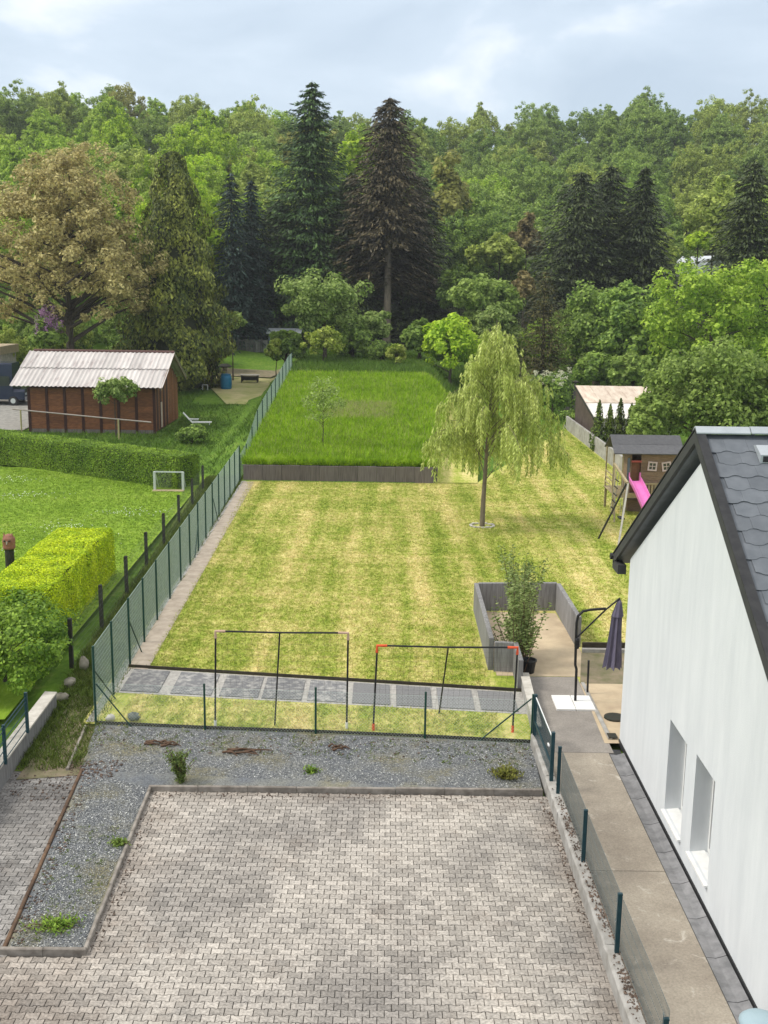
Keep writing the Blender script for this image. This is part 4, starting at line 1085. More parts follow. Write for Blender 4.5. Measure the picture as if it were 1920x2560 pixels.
# timber shed
sd = empty('timber_shed', (-19.4, 76.5, 0), label='brown plank shed with pale corrugated roof behind the long hedge', cat='shed')
K0 = Vector((-19.4, 76.5, 0))
orange_p = simple('red_brown_stained_plank', (0.245, 0.098, 0.040), (0.13, 0.054, 0.027), 3, 0.75, 0.25, stretch=(1.2, 1, 5), var=0.22)
dkpost = simple('dark_stained_post', (0.045, 0.018, 0.014), (0.065, 0.028, 0.020), 5, 0.8)
xw0, xw1, yw0, yw1 = -23.5, -15.25, 72.45, 80.6
bays = 7; bw = (xw1 - xw0) / bays
for i in range(bays + 1):
    x = xw0 + bw * i
    MB().box(x - 0.09, x + 0.09, yw0 - 0.06, yw0 + 0.06, 0, 2.98).build('wall_post', dkpost, sd, -K0)
pkm = {}
for i in range(bays):
    for j in range(7):
        z = 0.25 + j * 0.385
        me = pkm.setdefault('p', MB().box(0.0, bw - 0.184, -0.02, 0.02, 0.0, 0.378).mesh('plank', orange_p))
        link('plank', me, sd, Vector((xw0 + bw * i + 0.092, yw0 + 0.006 * (j % 2), z)) - K0)
MB().box(xw0, xw1, yw0 - 0.03, yw0 + 0.05, 0.0, 0.24).build('base_beam', M['concdark'], sd, -K0)
gbs = 15; gbw = (yw1 - yw0 - 0.06) / gbs
gmats = (orange_p, dkpost)
for k in range(gbs):
    y = yw0 + 0.065 + gbw * k; zt = 3.0 + 0.45 * (min(k + 0.5, gbs - k - 0.5) * gbw)
    MB().box(xw1 - 0.02 + 0.02 * (k % 2), xw1 + 0.02 + 0.02 * (k % 2), y, y + gbw - 0.012, 0.1, zt).build('gable_board', gmats[k % 2] if k < 8 else orange_p, sd, -K0)
MB().box(xw0, xw1 - 0.03, yw1 - 0.05, yw1, 0, 3.0).build('back_wall', orange_p, sd, -K0)
MB().box(xw0 - 0.02, xw0 + 0.02, yw0 + 0.065, yw1 - 0.055, 0, 3.0).build('side_wall', orange_p, sd, -K0)
rfm = NT('fibre_cement_sheet'); f = rfm.noise(1.2, 6, rfm.vec((2.5, 0.35, 1)), 0.7)
c = rfm.ramp(f, [(0.3, (0.62, 0.585, 0.55)), (0.55, (0.53, 0.49, 0.465)), (0.72, (0.30, 0.245, 0.235))])
c = rfm.mul(c, rfm.mr(rfm.objrand(), 0.84, 1.08)); rfm = rfm.finish(c, 0.85, f, 0.2, 0.01, 0.2)
rx0, rx1, ye0, yr, ze, zr = -24.6, -14.62, 72.0, 76.55, 3.06, 5.08
ncol = 11; cw = (rx1 - rx0) / ncol
def corr(name, u0, u1, m, parent, off, back=False):
    """one corrugated sheet between slope fractions u0..u1"""
    vs = []; fs = []; n = 25
    for (u, lift) in ((u0, 0.0), (u1, 0.03)):
        y = ye0 + (yr - ye0) * u if not back else 2 * yr - (ye0 + (yr - ye0) * u)
        z = ze + (zr - ze) * u
        for k in range(n):
            x = (cw + 0.04) * k / (n - 1)
            vs.append((x, y, z + 0.028 * math.cos(k * math.pi / 2.0 * 0.5) - lift + 0.03))
    for k in range(n - 1): fs.append((k, k + 1, n + k + 1, n + k))
    return MB().add(vs, fs).mesh(name, m)
low = corr('roof_sheet', 0.0, 0.53, rfm, sd, 0); hi = corr('roof_sheet', 0.50, 1.0, rfm, sd, 0); bkm = corr('roof_sheet', 0.0, 1.0, rfm, sd, 0, True)
for i in range(ncol):
    for me, dz in ((low, 0.0), (hi, 0.035), (bkm, 0.0)):
        link('roof_sheet', me, sd, Vector((rx0 + cw * i, 0, dz + 0.004 * (i % 2))) - K0)
MB().tube([(rx0 + 0.3, yr, zr + 0.06), (rx1, yr, zr + 0.06)], 0.10, 8).build('ridge', simple('red_brown_ridge', (0.14, 0.07, 0.06), (0.09, 0.05, 0.045), 5), sd, -K0)
bg = MB()
bg.bar((rx1 - 0.05, ye0 - 0.02, ze - 0.08), (rx1 - 0.05, yr, zr - 0.06), 0.05, 0.16); bg.bar((rx1 - 0.05, yr, zr - 0.06), (rx1 - 0.05, 2 * yr - ye0, ze - 0.08), 0.05, 0.16)
bg.build('barge_board', simple('greyed_barge_board', (0.26, 0.20, 0.15), (0.18, 0.13, 0.10), 5), sd, -K0)
MB().box(xw1 + 0.045, xw1 + 0.07, 74.3, 74.75, 0.2, 1.9).build('pale_batten_door', simple('pale_timber', (0.47, 0.38, 0.32), (0.38, 0.30, 0.25), 5), sd, -K0)
# white deck chair
dc = empty('deck_chair', (-13.15, 76.6, terrain(-13.15, 76.6)), 0.12, label='white reclining garden lounger on the grass beside the shed gable', cat='lounger')
wh = M['white']
MB().add([(-0.95, -0.3, 1.0), (-0.95, 0.3, 1.0), (-0.35, 0.3, 0.32), (-0.35, -0.3, 0.32), (-0.97, -0.3, 0.96), (-0.97, 0.3, 0.96), (-0.37, 0.3, 0.28), (-0.37, -0.3, 0.28)],
         [(0, 3, 2, 1), (4, 5, 6, 7), (0, 1, 5, 4), (2, 3, 7, 6), (1, 2, 6, 5), (3, 0, 4, 7)]).build('backrest', wh, dc)
MB().box(-0.36, 1.0, -0.3, 0.3, 0.285, 0.33).build('seat', wh, dc)
for x in (-0.3, 0.85):
    for y in (-0.27, 0.27): MB().bar((x, y, 0), (x, y, 0.285), 0.045).build('leg', wh, dc)
for y in (-0.33, 0.33): MB().bar((-0.55, y, 0.52), (0.1, y, 0.5), 0.05).build('armrest', wh, dc)

# dark blue van, left edge
vx, vy = -31.9, 86.0; vz = terrain(vx, vy)
van = empty('parked_van', (vx, vy, vz), label='dark blue van parked at the left edge behind the shed yard', cat='van')
navy = simple('dark_blue_paint', (0.010, 0.018, 0.045), (0.014, 0.024, 0.055), 2, 0.25, 0.0, spec=0.5)
MB().prism([(-1.0, 0.45), (1.0, 0.45), (1.0, 1.3), (0.92, 3.15), (0.8, 3.25), (-0.8, 3.25), (-0.92, 3.15), (-1.0, 1.3)], 'x', -2.8, 3.1).build('body', navy, van)
MB().prism([(-0.98, 0.45), (0.98, 0.45), (0.98, 1.05), (0.85, 1.25), (-0.85, 1.25), (-0.98, 1.05)], 'x', 3.102, 4.0).build('bonnet', navy, van)
MB().box(4.002, 4.12, -0.95, 0.95, 0.40, 0.68).build('bumper', M['gutter'], van)
MB().box(3.104, 3.125, -0.78, 0.78, 1.45, 2.3).build('windscreen', M['glass'], van)
MB().box(1.9, 2.9, -1.03, -0.985, 1.5, 2.25).build('side_window', M['glass'], van)
for x in (-1.7, 3.1):
    for y in (-0.92, 0.92):
        w = MB().tube([(x, y - 0.12, 0.36), (x, y + 0.12, 0.36)], 0.36, 16).build('wheel', M['black'], van)
        MB().tube([(x, y - 0.128, 0.36), (x, y + 0.128, 0.36)], 0.2, 12).build('rim', gm_, w)
for y in (-0.7, 0.7): MB().box(4.004, 4.05, y - 0.14, y + 0.14, 0.82, 0.98).build('headlight', M['zinc'], van)
# carport roof behind the van
cp = empty('carport', (-35.6, 91.2, terrain(-35.6, 91.2)), label='low building with pale tan eaves at the left edge behind the van', cat='shed')
MB().box(-5.5, 4.6, -2.2, 2.4, 3.3, 3.95).build('roof_edge', simple('pale_tan_board', (0.55, 0.45, 0.30), (0.45, 0.36, 0.25), 3), cp)
MB().box(-5.3, 4.4, -1.6, 2.2, 0, 3.298).build('wall', M['concpale'], cp)
for x in (-2.5, 0.4, 3.2): MB().box(x - 0.5, x + 0.5, -1.63, -1.602, 1.0, 2.2).build('window', M['glass'], cp)

# bits at the back of the left garden
def gz(x, y): return terrain(x, y)
ht = empty('garden_hutch', (-15.9, 96.5, gz(-15.9, 96.5)), label='small red brown wooden hutch beside the olive cypress', cat='hutch')
MB().box(-0.75, 0.75, -0.5, 0.5, 0.1, 1.35).build('body', orange_p, ht)
MB().prism([(-0.6, 1.36), (0.6, 1.52), (0.6, 1.58), (-0.6, 1.42)], 'x', -0.85, 0.85).build('roof', felt, ht)
MB().box(-0.3, 0.3, -0.53, -0.502, 0.3, 1.1).build('door', dkpost, ht)
ch = empty('garden_chair', (-15.55, 94.6, gz(-15.55, 94.6)), 0.4, label='white plastic garden chair in front of the red brown hutch', cat='chair')
MB().box(-0.25, 0.25, -0.25, 0.25, 0.42, 0.46).build('seat', wh, ch); MB().bar((0, 0.25, 0.45), (0, 0.36, 0.95), 0.46, 0.05).build('backrest', wh, ch)
for x in (-0.22, 0.22):
    for y in (-0.22, 0.22): MB().bar((x, y, 0), (x, y, 0.42), 0.05).build('leg', wh, ch)
ba = empty('water_barrel', (-13.75, 95.0, gz(-13.75, 95)), label='bright blue plastic water barrel on the grass near the hutch', cat='barrel')
blue = simple('blue_plastic', (0.012, 0.15, 0.28), (0.01, 0.12, 0.23), 4, 0.45)
MB().lathe([(0.42, 0), (0.46, 0.1), (0.5, 0.5), (0.48, 1.0), (0.40, 1.25)], (0, 0, 0), 18).build('body', blue, ba, smooth=True)
MB().lathe([(0.42, 1.251), (0.43, 1.30), (0.36, 1.33)], (0, 0, 0), 18).build('lid', blue, ba)
tb = empty('garden_table', (-12.2, 99.0, gz(-12.2, 99)), label='pale topped garden table on dark legs at the dry path', cat='table')
MB().box(-0.85, 0.85, -0.5, 0.5, 0.68, 0.74).build('table_top', M['concpale'], tb)
for x in (-0.7, 0.7):
    for y in (-0.4, 0.4): MB().bar((x, y, 0), (x, y, 0.68), 0.09).build('leg', M['postdark'], tb)
MB().box(-0.75, 0.75, -0.05, 0.05, 0.2, 0.6).build('panel', M['postdark'], tb)
sp = empty('stone_pillar', (-14.7, 101.0, gz(-14.7, 101)), label='short stone pillar with a dark cap on the dry grass path', cat='pillar')
MB().lathe([(0.3, 0), (0.24, 0.2), (0.22, 1.0), (0.3, 1.1)], (0, 0, 0), 12).build('shaft', M['stone'], sp); MB().lathe([(0.6, 1.1), (0.66, 1.2), (0.3, 1.4)], (0, 0, 0), 12).build('cap', M['postdark'], sp)
ct = empty('concrete_post', (-16.6, 106, gz(-16.6, 106)), label='stubby pale tan pillar right of the olive cypress foot', cat='pillar')
MB().bbox(-0.28, 0.28, -0.28, 0.28, 0, 1.7, 0.05).build('shaft', simple('tan_pillar', (0.42, 0.29, 0.19), (0.33, 0.23, 0.15), 4), ct); MB().bbox(-0.22, 0.22, -0.22, 0.22, 1.702, 2.1, 0.05).build('top', M['concpale'], ct)
gs = empty('garden_hut', (-10.6, 117, gz(-10.6, 117)), label='low dark garden hut with a bluish sheet metal roof below the tall spruce', cat='hut')
MB().prism([(-1.3, 2.1), (1.3, 2.5), (1.3, 2.58), (-1.3, 2.18)], 'x', -1.9, 1.7).build('roof', M['zinc'], gs)
MB().box(-1.7, -0.3, -1.0, 1.1, 0, 2.05).build('wall', simple('grey_blue_boards', (0.13, 0.16, 0.19), (0.08, 0.09, 0.10), 4), gs); MB().box(-0.298, 1.5, -0.6, 1.1, 0, 2.05).build('open_bay', M['postdark'], gs)
MB().bbox(0.0, 1.4, -1.9, -1.2, 0, 0.7).build('crate', M['concpale'], gs)
bs = empty('board_fence', (-13.6, 116, gz(-13.6, 116)), label='grey board fence left of the low garden hut', cat='fence')
gb = simple('grey_board', (0.16, 0.155, 0.15), (0.10, 0.10, 0.095), 3, 0.9, 0.3, var=0.3)
for i in range(14): MB().box(-2.4 + 0.26 * i, -2.17 + 0.26 * i, -0.02, 0.02, 0, 1.25 + 0.05 * ((i * 7) % 3)).build('board', gb, bs)
# far right shed with pale sheets
fs_ = empty('sheet_roof_shed', (17.3, 72.0, 0), label='low shed with dirty white sheet roof behind the thuja row', cat='shed')
Z0 = Vector((17.3, 72.0, 0))
wsh = simple('dirty_white_sheet', (0.74, 0.72, 0.68), (0.58, 0.53, 0.47), 1.5, 0.7, 0.1, stretch=(2, 0.4, 1), var=0.06)
bsh = simple('beige_stained_sheet', (0.66, 0.57, 0.46), (0.46, 0.35, 0.27), 1.5, 0.7, 0.1, stretch=(2.2, 0.5, 1), var=0.08)
for i in range(5):
    x = 13.25 + i * 1.0
    for (y0, z0, y1, z1, m, dz) in ((69.6, 1.78, 73.2, 2.42, wsh, 0), (73.0, 2.40, 77.2, 3.15, bsh, 0.03)):
        MB().add([(x, y0, z0 + dz), (x + 0.98, y0, z0 + dz + 0.01), (x + 0.98, y1, z1 + dz + 0.01), (x, y1, z1 + dz), (x, y0, z0 + dz - 0.03), (x + 0.98, y0, z0 + dz - 0.02), (x + 0.98, y1, z1 + dz - 0.02), (x, y1, z1 + dz - 0.03)],
                 [(0, 1, 2, 3), (7, 6, 5, 4), (0, 4, 5, 1), (1, 5, 6, 2), (2, 6, 7, 3), (3, 7, 4, 0)]).build('roof_sheet', m, fs_, -Z0)
MB().prism([(69.8, 0), (77.0, 0), (77.0, 3.05), (69.8, 1.74)], 'x', 13.3, 13.4).build('side_wall', simple('dark_tarred_boards', (0.07, 0.05, 0.04), (0.11, 0.085, 0.07), 2, 0.9), fs_, -Z0)
MB().bar((13.22, 69.5, 1.74), (13.22, 77.2, 3.14), 0.06, 0.14).build('barge_board', M['postdark'], fs_, -Z0)
MB().box(13.41, 18.2, 69.8, 69.9, 0, 1.70).build('front_wall', wsh, fs_, -Z0)
ck = empty('chimney_stove', (14.2, 86, gz(14.2, 86)), label='dark brick barbecue stove behind the white flowering bush', cat='stove')
MB().bbox(-0.6, 0.6, -0.4, 0.4, 0, 2.3, 0.05).build('body', M['concdark'], ck); MB().box(-0.35, 0.35, -0.43, -0.402, 1.0, 1.9).build('opening', M['black'], ck); MB().bbox(-0.75, 0.75, -0.55, 0.55, 2.302, 2.42, 0.03).build('top_slab', M['postdark'], ck)
# distant white house on the slope and white hut between trunks
wx_, wy_ = 43.5, 158.0; wz_ = terrain(wx_, wy_) + 0.8
wh_ = empty('distant_house', (wx_, wy_, wz_), 0.45, label='distant white house with a pale roof between the right hand trees', cat='house')
MB().box(-3.2, 3.2, -3.0, 3.0, -1.0, 4.2).build('wall', M['stucco'], wh_)
MB().prism([(-3.6, 4.0), (0, 6.6), (3.6, 4.0), (3.6, 4.25), (0, 6.85), (-3.6, 4.25)], 'y', -3.4, 3.4).build('roof', simple('pale_grey_roof', (0.62, 0.65, 0.70), (0.55, 0.58, 0.63), 2), wh_)
MB().prism([(-3.2, 4.2), (3.2, 4.2), (0, 6.5)], 'y', -2.95, 2.95).build('gable', M['stucco'], wh_)
for x in (-1.6, 1.4):
    w = MB().box(x - 0.7, x + 0.7, -3.04, -3.002, 2.4, 3.7).build('window', M['glass'], wh_)
    MB().box(x - 0.04, x + 0.04, -3.06, -3.042, 2.4, 3.7).build('glazing_bar', M['white'], w)
hx_, hy_ = 2.35, 128.0
hh = empty('white_hut', (hx_, hy_, terrain(hx_, hy_)), label='tiny white hut roof glimpsed right of the bare pale trunk', cat='hut')
MB().prism([(-1.0, 3.6), (0.2, 4.4), (1.2, 3.7), (1.2, 3.78), (0.2, 4.5), (-1.0, 3.7)], 'y', -1.4, 1.4).build('roof', M['white'], hh); MB().box(-0.9, 1.1, -1.2, 1.2, 0, 3.6).build('wall', M['concpale'], hh)

# ================================================================== vegetation
def quads(P, N, U, su, sv, bend=0.0):
    """leaf cards: centre P, normal N, long axis hint U, half sizes su (long), sv (across)"""
    N = N / (np.linalg.norm(N, axis=1, keepdims=True) + 1e-9)
    U = U - N * np.sum(U * N, 1, keepdims=True); U = U / (np.linalg.norm(U, axis=1, keepdims=True) + 1e-9)
    W = np.cross(N, U)
    su = np.broadcast_to(su, (len(P),))[:, None]; sv = np.broadcast_to(sv, (len(P),))[:, None]
    V = np.empty((len(P), 4, 3))
    V[:, 0] = P - U * su; V[:, 1] = P + W * sv - U * su * 0.1; V[:, 2] = P + U * su; V[:, 3] = P - W * sv - U * su * 0.1
    return V.reshape(-1, 3), np.arange(len(P) * 4).reshape(-1, 4)

def rnd_dir(R, n):
    v = R.normal(size=(n, 3)); return v / np.linalg.norm(v, axis=1, keepdims=True)

def leaf_crown(name, seed, H, R_, cb, n_clump, n_leaf, leaf, shape='round', clump_r=0.24, hollow=0.45, flat=0.85, m=None, droop=0.0):
    """crown of leaf cards gathered in many uneven clumps; base of crown at cb, top at H"""
    R = np.random.default_rng(seed)
    hc = (H - cb) / 2; cz = cb + hc
    d = rnd_dir(R, n_clump * 3)
    d = d[(d[:, 2] > -0.75)][:n_clump]
    rad = hollow + (1 - hollow) * R.random(len(d)) ** 0.6
    # an uneven outline: low frequency lumps by direction
    lump = 1 + 0.14 * np.sin(d[:, 0] * 4.1 + seed) + 0.12 * np.sin(d[:, 1] * 5.3 + seed * 1.7) + 0.10 * np.sin(d[:, 2] * 6.1 + seed * 0.6)
    C = d * (rad * lump)[:, None]
    zz = C[:, 2]
    if shape == 'cone': w = np.clip(0.95 - 0.62 * (zz + 1) / 2, 0.12, 1)
    elif shape == 'egg': w = np.clip(1.05 - 0.35 * (zz + 0.3), 0.3, 1.05)
    elif shape == 'spread': w = np.clip(1.0 + 0.25 * zz, 0.6, 1.2)
    else: w = np.ones(len(zz))
    cr = clump_r * (0.65 + 0.7 * R.random(len(C)))
    C[:, 0] *= w; C[:, 1] *= w
    C[:, :2] *= (1 - clump_r * 0.7); C[:, 2] *= (1 - clump_r * 0.7)
    C = C * np.array([R_, R_, hc]) + np.array([0, 0, cz])
    cr = cr * (R_ * 0.6 + hc * 0.4)
    k = max(1, n_leaf // len(C))
    ld = rnd_dir(R, len(C) * k); ld[:, 2] = ld[:, 2] * flat + 0.12
    lr = (0.35 + 0.65 * R.random(len(ld)) ** 0.5)
    P = np.repeat(C, k, 0) + ld * (np.repeat(cr, k) * lr)[:, None]
    out = P - np.array([0, 0, cz]); out = out / (np.linalg.norm(out / np.array([R_, R_, hc]), axis=1, keepdims=True) + 0.2) / np.array([R_, R_, hc])
    N = ld * 0.7 + out * 0.3 + np.array([0, 0, 0.45]) + R.normal(0, 0.45, ld.shape)
    U = R.normal(size=ld.shape) + np.array([0, 0, -droop])
    s = leaf * (0.6 + 0.8 * R.random(len(P)))
    V, Q = quads(P, N, U, s, s * 0.62)
    return np_mesh(name, V, Q, m), C

def trunk_mesh(name, seed, H, r, C, cb, m, limbs=14, lean=0.0):
    R = random.Random(seed); mb = MB()
    top = cb + (H - cb) * 0.72
    pts = []; rad = []
    for i in range(7):
        f = i / 6; pts.append((lean * f * H * 0.1 + R.uniform(-1, 1) * r * 0.5 * (i > 0), R.uniform(-1, 1) * r * 0.5 * (i > 0), -0.15 + (top + 0.15) * f)); rad.append(r * (1.25 if i == 0 else 1.0 - 0.82 * f))
    mb.tube(pts, rad, 7, True)
    idx = list(range(len(C))); R.shuffle(idx)
    for i in idx[:limbs]:
        c = Vector(C[i]); f = min(0.95, max(0.25, (c.z - 0.45 * (c.xy.length)) / top))
        k = min(5, int(f * 6)); a = Vector(pts[k]).lerp(Vector(pts[k + 1]), f * 6 - k) if k < 6 else Vector(pts[6])
        mid = a.lerp(c, 0.5) + Vector((R.uniform(-.1, .1), R.uniform(-.1, .1), 0.06)) * (c - a).length
        rr0 = r * (1 - 0.82 * f) * 0.62
        mb.tube([a, mid, c], [rr0, rr0 * 0.6, rr0 * 0.18], 5, False)
    return mb.mesh(name, m)

def conifer_mesh(name, seed, H, R_, cb, m, whorls=34, per=11, cards=11, card=0.42, droop=0.35, taper=0.85, gap=0.12, upsweep=0.0, front=0.0):
    """spruce: whorls of drooping boughs, each a row of needle sprays"""
    R = np.random.default_rng(seed)
    P = []; N = []; U = []; S = []
    for i in range(whorls):
        f = (i + R.random() * 0.6) / whorls
        z = cb + (H - cb) * f
        L0 = R_ * (1 - f) ** taper + 0.12
        n = max(4, int(per * (0.55 + 0.5 * (1 - f))))
        a0 = R.random() * 6.283
        for k in range(n):
            if R.random() < gap: continue
            a = a0 + 6.283 * k / n + R.normal(0, 0.16)
            if z < front and math.sin(a) < -0.35: continue
            L = L0 * (0.62 + 0.46 * R.random())
            dr = droop * (0.7 + 0.6 * R.random())
            nc = max(3, int(cards * (0.35 + 0.65 * L / (R_ + 0.1))))
            t = (np.arange(nc) + R.random(nc) * 0.8) / nc
            t = t ** 0.8
            hx, hy = math.cos(a), math.sin(a)
            rr_ = L * t
            zz = z - dr * L * t ** 1.3 + upsweep * L * t ** 3 + R.normal(0, 0.05, nc)
            side = R.choice([-1.0, 1.0], nc) * R.random(nc) * 0.30 * L * (1 - 0.5 * t)
            px = hx * rr_ - hy * side; py = hy * rr_ + hx * side
            P.append(np.column_stack([px, py, zz]))
            ua = np.column_stack([np.full(nc, hx) - hy * side * 0.9, np.full(nc, hy) + hx * side * 0.9, np.full(nc, -dr * 0.9) + R.normal(0, 0.12, nc)])
            U.append(ua)
            N.append(np.column_stack([hx * 0.35 + R.normal(0, 0.35, nc), hy * 0.35 + R.normal(0, 0.35, nc), 0.8 + R.normal(0, 0.3, nc)]))
            S.append(np.full(nc, card) * (0.55 + 0.7 * R.random(nc)) * (0.72 + 0.28 * (1 - f)))
    # leader
    P.append(np.array([[0, 0, H - 0.35 * k] for k in range(4)])); U.append(np.array([[0.1, 0, 1.0]] * 4)); N.append(np.array([[1, 0.4 * (-1) ** k, 0] for k in range(4)], float)); S.append(np.full(4, card * 0.7))
    P = np.concatenate(P); N = np.concatenate(N); U = np.concatenate(U); S = np.concatenate(S)
    V, Q = quads(P, N, U, S, S * 0.28)
    return np_mesh(name, V, Q, m)

def column_mesh(name, seed, H, R_, cb, n, card, m, power=0.7, lump=0.12):
    """dense conical evergreen: upright sprays over the shell with ragged lobes"""
    R = np.random.default_rng(seed)
    f = R.random(n) ** 1.25; a = R.random(n) * 6.283
    prof = np.minimum(1.0, (f + 0.06) / 0.22) ** 0.5 * (1 - f) ** power + 0.03
    lob = 1 + lump * np.sin(a * 5 + f * 9) + lump * np.sin(a * 3 - f * 17 + seed) + lump * 0.8 * np.sin(f * 46 + a * 2)
    r = R_ * prof * lob * (1 - 0.38 * R.random(n) ** 2)
    P = np.column_stack([np.cos(a) * r, np.sin(a) * r, cb + (H - cb) * f])
    N = np.column_stack([np.cos(a), np.sin(a), np.full(n, 0.35)]) + R.normal(0, 0.45, (n, 3))
    U = np.column_stack([np.cos(a) * 0.45, np.sin(a) * 0.45, np.ones(n)]) + R.normal(0, 0.3, (n, 3))
    s = card * (0.6 + 0.8 * R.random(n)) * (0.6 + 0.4 * (1 - f))
    V, Q = quads(P, N, U, s, s * 0.5)
    return np_mesh(name, V, Q, m)

L = {
 'maple': leaf_mat('copper_budding_leaves', (0.34, 0.285, 0.11), (0.58, 0.51, 0.23), 0.4, 0.1),
 'cypress': leaf_mat('olive_cypress_sprays', (0.06, 0.09, 0.014), (0.27, 0.29, 0.05), 0.45, 0.05, 0.12, clump=0.5),
 'bluespruce': leaf_mat('blue_black_needles', (0.016, 0.035, 0.027), (0.041, 0.070, 0.054), 0.4, 0.1, 0.08),
 'spruce': leaf_mat('dark_green_needles', (0.026, 0.064, 0.018), (0.095, 0.165, 0.04), 0.45, 0.12, 0.08, clump=0.35),
 'brownspruce': leaf_mat('brownish_needles', (0.052, 0.044, 0.024), (0.14, 0.112, 0.056), 0.45, 0.1, 0.08, clump=0.4),
 'darkspruce': leaf_mat('dark_brown_green_needles', (0.025, 0.042, 0.013), (0.085, 0.108, 0.034), 0.45, 0.18, 0.08, clump=0.4),
 'olivespruce': leaf_mat('dull_olive_needles', (0.054, 0.050, 0.017), (0.126, 0.118, 0.031), 0.45, 0.1, 0.1),
 'poplar': leaf_mat('pale_yellow_leaves', (0.27, 0.29, 0.06), (0.45, 0.44, 0.12), 0.3, 0.12),
 'lime': leaf_mat('lime_green_leaves', (0.29, 0.47, 0.022), (0.56, 0.7, 0.065), 0.3, 0.12),
 'apple': leaf_mat('apple_leaves', (0.16, 0.26, 0.04), (0.38, 0.47, 0.15), 0.4, 0.1),
 'shrub': leaf_mat('yellow_green_leaves', (0.221, 0.325, 0.026), (0.442, 0.481, 0.111), 0.35, 0.1),
 'green': leaf_mat('fresh_green_leaves', (0.23, 0.38, 0.035), (0.47, 0.6, 0.085), 0.35, 0.08),
 'mid': leaf_mat('mid_green_leaves', (0.2, 0.305, 0.055), (0.37, 0.48, 0.115), 0.35, 0.08),
 'bluish': leaf_mat('bluish_green_leaves', (0.165, 0.275, 0.07), (0.32, 0.44, 0.08), 0.35, 0.16),
 'dark': leaf_mat('deep_green_leaves', (0.15, 0.25, 0.045), (0.31, 0.43, 0.085), 0.4, 0.08),
 'olive': leaf_mat('olive_leaves', (0.255, 0.335, 0.055), (0.46, 0.53, 0.125), 0.35, 0.08),
 'brown': leaf_mat('brownish_leaves', (0.2, 0.165, 0.065), (0.36, 0.3, 0.13), 0.35, 0.16),
 'willow': leaf_mat('willow_leaves', (0.4, 0.5, 0.1), (0.68, 0.73, 0.26), 0.3, 0.0, 0.35),
 'yellowhedge': leaf_mat('golden_hedge_leaves', (0.33, 0.49, 0.01), (0.66, 0.75, 0.02), 0.3, 0.0, 0.25, clump=1.6),
 'hedge': leaf_mat('clipped_hedge_leaves', (0.1, 0.195, 0.014), (0.235, 0.36, 0.025), 0.4, 0.0, 0.15),
 'bush': leaf_mat('lush_bush_leaves', (0.115, 0.236, 0.019), (0.324, 0.459, 0.068), 0.4, 0.05),
 'mauve': leaf_mat('mauve_flowers', (0.308, 0.154, 0.297), (0.462, 0.275, 0.440), 0.3, 0.0),
 'cream': leaf_mat('cream_flowers', (0.605, 0.583, 0.418), (0.750, 0.750, 0.605), 0.2, 0.0),
 'thuja': leaf_mat('thuja_sprays', (0.054, 0.102, 0.014), (0.144, 0.192, 0.030), 0.4, 0.25, 0.12),
 'young': leaf_mat('pale_young_leaves', (0.22, 0.32, 0.06), (0.38, 0.48, 0.15), 0.3, 0.0, 0.3),
}
CORE = simple('painted_twig_shade', (0.022, 0.030, 0.010), (0.035, 0.035, 0.016), 4, 0.95)  # twig brown-green, darkened to paint the shade inside hedges and evergreens

